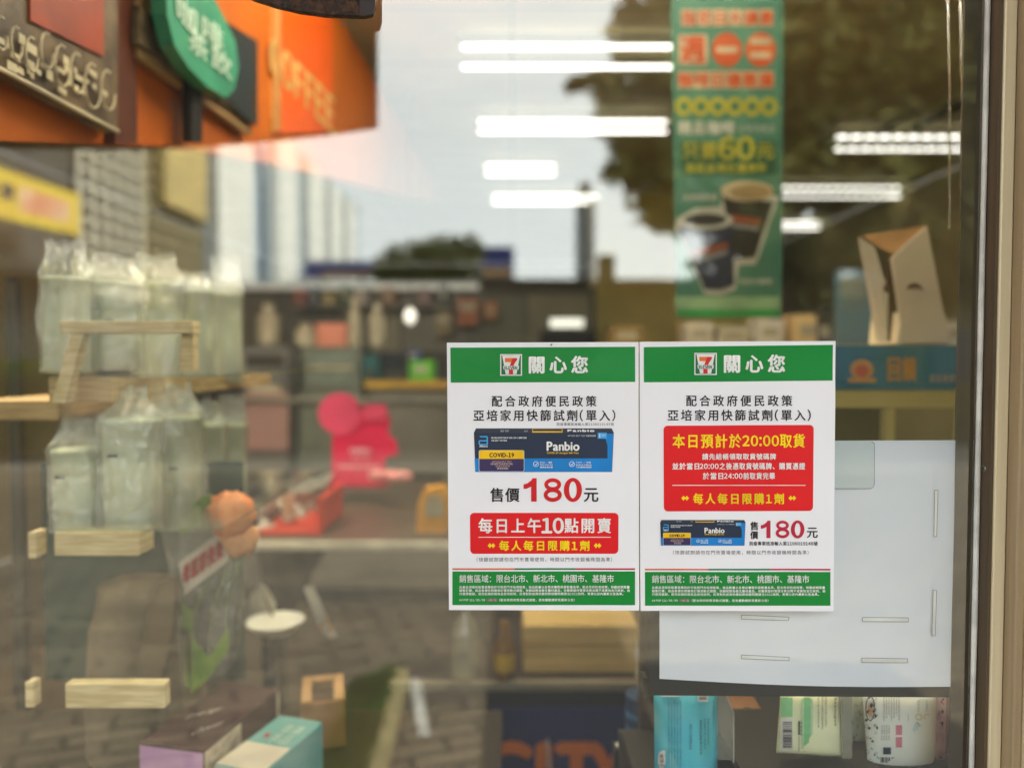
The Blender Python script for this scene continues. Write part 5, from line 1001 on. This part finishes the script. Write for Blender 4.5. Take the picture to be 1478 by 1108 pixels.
def kit(root, x0, y0, x1, y1):
    """flat picture of the test kit box printed on the notice"""
    w, h = x1-x0, y1-y0; q = lambda pts: [(x0+w*a, y0+h*b) for a, b in pts]; L = lambda k: NY-k*.0004
    bxx = lambda a, b, c, d: (x0+w*a, y0+h*b, x0+w*c, y0+h*d)
    mats = [pnavy, pblue, pgold, ppurp, pkb, plb, pwhite, ptext, ptan, pskin]; m = MB()
    wq(m, [q([(.012, 1), (.988, 1), (1, .10), (0, .10)])], L(1), 0)
    wq(m, [q([(0, .10), (1, .10), (.985, .0), (.015, .0)])], L(1.1), 4)
    wq(m, [q([(.010, 1), (.988, 1), (.991, .69), (.006, .69)])], L(1.6), 1)
    wq(m, [q([(.955, .69), (.99, .69), (.998, .12), (.93, .12), (.955, .4)])], L(1.5), 1)
    m.poly([wav(p) for p in trace(rrect(*bxx(.035, .50, .36, .99), r=w*.012), L(2))], 6)
    m.poly([wav(p) for p in trace(rrect(*bxx(.038, .505, .357, .985), r=w*.012), L(2.4))], 3)
    wq(m, [q([(.038, .70), (.357, .70), (.357, .53), (.345, .505), (.05, .505), (.038, .53)])], L(2.8), 2)
    wl(m, 'COVID-19', bxx(.112, .56, .285, .66), 3.4, 7, sans=False, bold=.3)
    for k, (a, b, cc_) in enumerate(((.13, .27, 9), (.12, .275, 6), (.155, .255, 9), (.165, .245, 6))): wl(m, ('ANTIGEN SELF TEST', 'FOR INFECTION DETECTION', '快速抗原家用', '檢測試劑組')[k], bxx(a, .745+k*.052, b, .785+k*.052), 3.4, cc_)
    # maker's mark: open ring letter
    for z in stroke([(x0+w*.095, y0+h*.37), (x0+w*.038, y0+h*.37), (x0+w*.038, y0+h*.285), (x0+w*.095, y0+h*.285)], w*.009)+stroke([(x0+w*.0955, y0+h*.378), (x0+w*.0955, y0+h*.19), (x0+w*.042, y0+h*.19)], w*.009): wq(m, [z], L(2)-.00002*rnd.random(), 5)
    wl(m, 'Abbott', bxx(.04, .385, .098, .43), 2, 6, sans=False, bold=.15)
    wl(m, 'RELIABLE DETECTION OF SARS-COV-2 INFECTION', bxx(.125, .20, .375, .235), 2, 6, bold=.1); wl(m, 'FOR SELF-TESTING', bxx(.125, .265, .235, .297), 2, 6, bold=.1)
    wl(m, 'Panbio', bxx(.522, .31, .752, .51), 2, 6, sans=False, bold=w*.003, track=.03); wl(m, 'COVID-19 Antigen Self-Test', bxx(.522, .54, .748, .595), 2, 2, sans=False, bold=.15)
    wl(m, 'ANTIGEN SELF-TEST 快速家用試劑', bxx(.67, .15, .87, .19), 2, 6)
    wq(m, [q([(.885, .235), (.95, .235), (.95, .10), (.885, .10)])], L(2), 5); wl(m, '1', bxx(.895, .125, .904, .2), 2.5, 6, bold=.3); wl(m, 'TEST', bxx(.912, .14, .942, .18), 2.5, 6)
    wq(m, [q([(.415, .095), (.635, .095), (.632, .01), (.418, .01)])], L(2), 2); wq(m, [q([(.42, .065), (.63, .065), (.628, .015), (.422, .015)])], L(2.4), 4)
    wl(m, 'Panbio', bxx(.67, .03, .86, .075), 2, 6, sans=False, bold=.4); wl(m, 'SELF TEST', bxx(.19, .04, .25, .08), 2, 6); wl(m, 'KIT', bxx(.36, .05, .385, .08), 2, 6)
    for cx, t1, t2, t3 in ((.443, 'EASY / 簡易', 'Simple Steps Test', '簡單檢測步驟'), (.70, 'FAST / 快速', 'Results in 15 Minutes', '十五分鐘得知檢測結果')):
        wq(m, ring(x0+w*cx, y0+h*.82, h*.064, h*.064, h*.012, 20), L(2.2), 6)
        for z in stroke([(x0+w*(cx-.009), y0+h*.82), (x0+w*cx, y0+h*.845), (x0+w*(cx+.012), y0+h*.79)], h*.014): wq(m, [z], L(2.2), 6)
        for k, s in enumerate((t1, t2, t3)): wl(m, s, bxx(cx+.03, .762+k*.055, cx+(.115, .12, .12)[k]+(.02 if cx > .6 else 0), .80+k*.055), 2, 6, bold=.08)
    return m.build('product_picture', mats, root)
def diamonds(m, xc, yc, L, mi):
    for d in (-2.4, 2.4): wq(m, [[(xc+d-3.2, yc), (xc+d, yc+3.6), (xc+d+3.2, yc), (xc+d, yc-3.6)]], NY-L*.0004-.00002*(d > 0), mi)
def footer(root, x0, x1, yt, tx0, tx1, tx2, tx3):
    m = MB(); xa, xb = x0+(x1-x0)*.34, x0+(x1-x0)*.675
    for k, (a, b) in enumerate(((x0, xa), (xa, xb), (xb, x1))): grid(m, [(a, yt-4.6), (b, yt-4.6), (b, yt-2.3), (a, yt-2.3)], NY-.0004, k, 12, 1)
    m.build('colour_line', [porng, pdkg, pcrim], root)
    fb = grid(MB(), [(x0, yt), (x1, yt), (x1, yt+48.5), (x0, yt+48.5)], NY-.0004).build('footer_band', pgreen, root)
    m = MB(); wl(m, '銷售區域：限台北市、新北市、桃園市、基隆市', (tx0, yt+4.8, tx1, yt+16), 2, 0, track=0, bold=.12)
    for k, s in enumerate(MICRO): wl(m, s, (tx0, yt+20.6+k*4.9, tx2-(0, 0, 9)[k], yt+24.6+k*4.9), 2, 0, track=.06, bold=.12)
    wl(m, 'A4 POP 111/05/09', (tx0, yt+39.4, tx0+37, yt+43), 2, 0, bold=.12); m.poly([wav(p) for p in trace(rrect(tx0+38.6, yt+38.6, tx0+55.5, yt+43.8, 2.5), NY-.0008)], 1); wl(m, '~05/31', (tx0+41, yt+39.6, tx0+53.5, yt+42.8), 3, 2, bold=.12)
    wl(m, '(配合政府政策滾動式調整，若有變動請詳見最新公告)', (tx0+57.5, yt+39.2, tx3, yt+43.2), 2, 0, track=.06, bold=.12)
    m.build('footer_text', [pwhite, M('capsule_grey', (120, 116, 112), .5), M('capsule_text', (236, 200, 196), .5)], fb)
PAREN = '(快篩試劑請勿在門市賣場使用，時間以門市收銀機時間為準)'
def notice(q, label):
    t = thing('printed_notice', P((q[0][0]+q[1][0])/2, q[2][1], NY), label, 'notice', 'printed notices on the pane')
    m = grid(MB(), q, NY, 0, 40, 40); n = len(m.v); Fc = list(m.f); m.add([v+Vector((0, .0012, 0)) for v in m.v], [tuple(reversed(f)) for f in Fc])
    m.build('paper', paper, t, smooth=True); return t
t = notice([(645, 494.5), (921.6, 493.5), (922.6, 880.5), (648, 880)], 'left white notice with a green header, large red 180 under the kit picture')
hb = grid(MB(), [(650, 501.6), (916.6, 500.4), (916.8, 551), (650.6, 552)], NY-.0004).build('header_band', pgreen, t)
logo(hb, 722, 511, 753.4, 542); m = MB(); wl(m, '關心您', (764, 514, 848, 538.4), 2, track=.22, bold=.9); m.build('heading_text', pwhite, hb)
m = MB(); wl(m, '配合政府便民政策', (710, 571, 860.7, 586.6), 1, track=.22, bold=.32); wl(m, '亞培家用快篩試劑(單入)', (683.6, 591.3, 888, 607.6), 1, track=.16, bold=.32); wl(m, '防疫專案核准輸入第1106019149號', (803.8, 609.8, 886, 614.3), 1)
wl(m, '售價', (707.7, 704, 749.5, 723.8), 1, bold=.5, track=.05); wl(m, '元', (843, 704.5, 863.3, 723.6), 1, bold=.5); m.build('body_text', ptext, t)
m = MB(); digits180(m, 755.6, 689.8, 840, 723.6, 1); m.build('price_digits', prt, t)
kit(t, 684, 618, 886, 680.8)
rp = grid(MB(), [(678.3, 739.8), (892.7, 739.8), (892.4, 798.7), (678.8, 798.7)], NY-.0004, r=6).build('red_panel', pred, t)
m = MB(); wl(m, '每日上午', (691, 747.7, 780.5, 768.7), 2, 0, track=.12, bold=.55); wl(m, '10', (782.5, 747.5, 813, 769), 2, 0, bold=1.0, track=.02); wl(m, '點開賣', (815, 747.7, 881.7, 768.7), 2, 0, track=.12, bold=.5)
wq(m, [rect(690.5, 774.4, 881.6, 775.4)], NY-.0008, 0); wl(m, '每人每日限購1劑', (720.8, 780, 850.3, 794.2), 2, 1, track=.18, bold=.5); diamonds(m, 709.4, 787, 2, 1); diamonds(m, 862.5, 787, 2, 1); m.build('panel_text', [pwhite, pyel], rp)
m = MB(); wl(m, PAREN, (688, 803.8, 883.3, 810.3), 1, track=.12); m.build('small_print', pgrey, t)
footer(t, 653, 916.6, 824.2, 663, 886, 908.6, 829.3)
m = MB(); m.tube([P(794.5, 498.8, NY-.0006), P(797, 496.2, NY-.0006)], .0006, n=6); m.build('staple_mark', ptext, t)
t = notice([(923.2, 493.2), (1206, 492), (1203, 881.6), (924.4, 881)], 'right white notice with a tall red panel above a small kit picture')
hb = grid(MB(), [(929.3, 500.8), (1202.2, 497.6), (1201.8, 549), (929.4, 551.6)], NY-.0004).build('header_band', pgreen, t)
logo(hb, 1002.2, 509.2, 1034.6, 541); m = MB(); wl(m, '關心您', (1045.6, 512, 1132.6, 537.4), 2, track=.22, bold=.9); m.build('heading_text', pwhite, hb)
m = MB(); wl(m, '配合政府便民政策', (990.6, 570.2, 1143.3, 586), 1, track=.22, bold=.32); wl(m, '亞培家用快篩試劑(單入)', (964, 591, 1170, 607.2), 1, track=.16, bold=.32)
wl(m, '售', (1083, 752.6, 1094, 764.6), 1, bold=.35); wl(m, '價', (1083, 766.2, 1094, 777.4), 1, bold=.35); wl(m, '元', (1164.8, 761.4, 1180, 775.7), 1, bold=.4); wl(m, '防疫專案核准輸入第1106019149號', (1081.9, 781, 1180, 787), 1, bold=.1); m.build('body_text', ptext, t)
rp = grid(MB(), [(957.7, 614.2), (1174.5, 613), (1173.4, 737), (958.2, 737.6)], NY-.0004, r=6).build('red_panel', pred, t)
m = MB(); wl(m, '本日預計於', (971, 626.4, 1070, 646), 2, 1, track=.1, bold=.5); wl(m, '20:00', (1072, 628.5, 1124, 643.5), 2, 1, bold=.6); wl(m, '取貨', (1126, 626, 1161.3, 645.6), 2, 1, track=.05, bold=.5)
wl(m, '請先結帳領取取貨號碼牌', (1013.8, 654.3, 1120, 663.1), 2, 0, bold=.3); wl(m, '並於當日', (970.6, 667.9, 1009, 677.3), 2, 0, bold=.3); wl(m, '20:00', (1010, 668.9, 1037, 676.3), 2, 0, bold=.3); wl(m, '之後憑取貨號碼牌、購買憑證', (1038.5, 667.7, 1162, 677.3), 2, 0, bold=.3)
wl(m, '於當日', (1014.6, 681.8, 1043.6, 691.4), 2, 0, bold=.3); wl(m, '24:00', (1045, 682.8, 1071.5, 690.4), 2, 0, bold=.3); wl(m, '前取貨完畢', (1073, 681.8, 1118.5, 691.4), 2, 0, bold=.3)
wq(m, [rect(970.4, 699.6, 1162.6, 700.6)], NY-.0008, 0); wl(m, '每人每日限購1劑', (1000.8, 711.8, 1131, 727), 2, 1, track=.18, bold=.5); diamonds(m, 989, 718.6, 2, 1); diamonds(m, 1143.5, 718.4, 2, 1); m.build('panel_text', [pwhite, pyel], rp)
kit(t, 952.8, 750, 1076, 787)
m = MB(); digits180(m, 1098, 751, 1161, 776.2, 1); m.build('price_digits', pcrim, t)
m = MB(); wl(m, PAREN, (971.4, 793.8, 1167, 800.2), 1, track=.12); m.build('small_print', pgrey, t)
footer(t, 931, 1198.6, 825, 941, 1168, 1190.7, 1109)
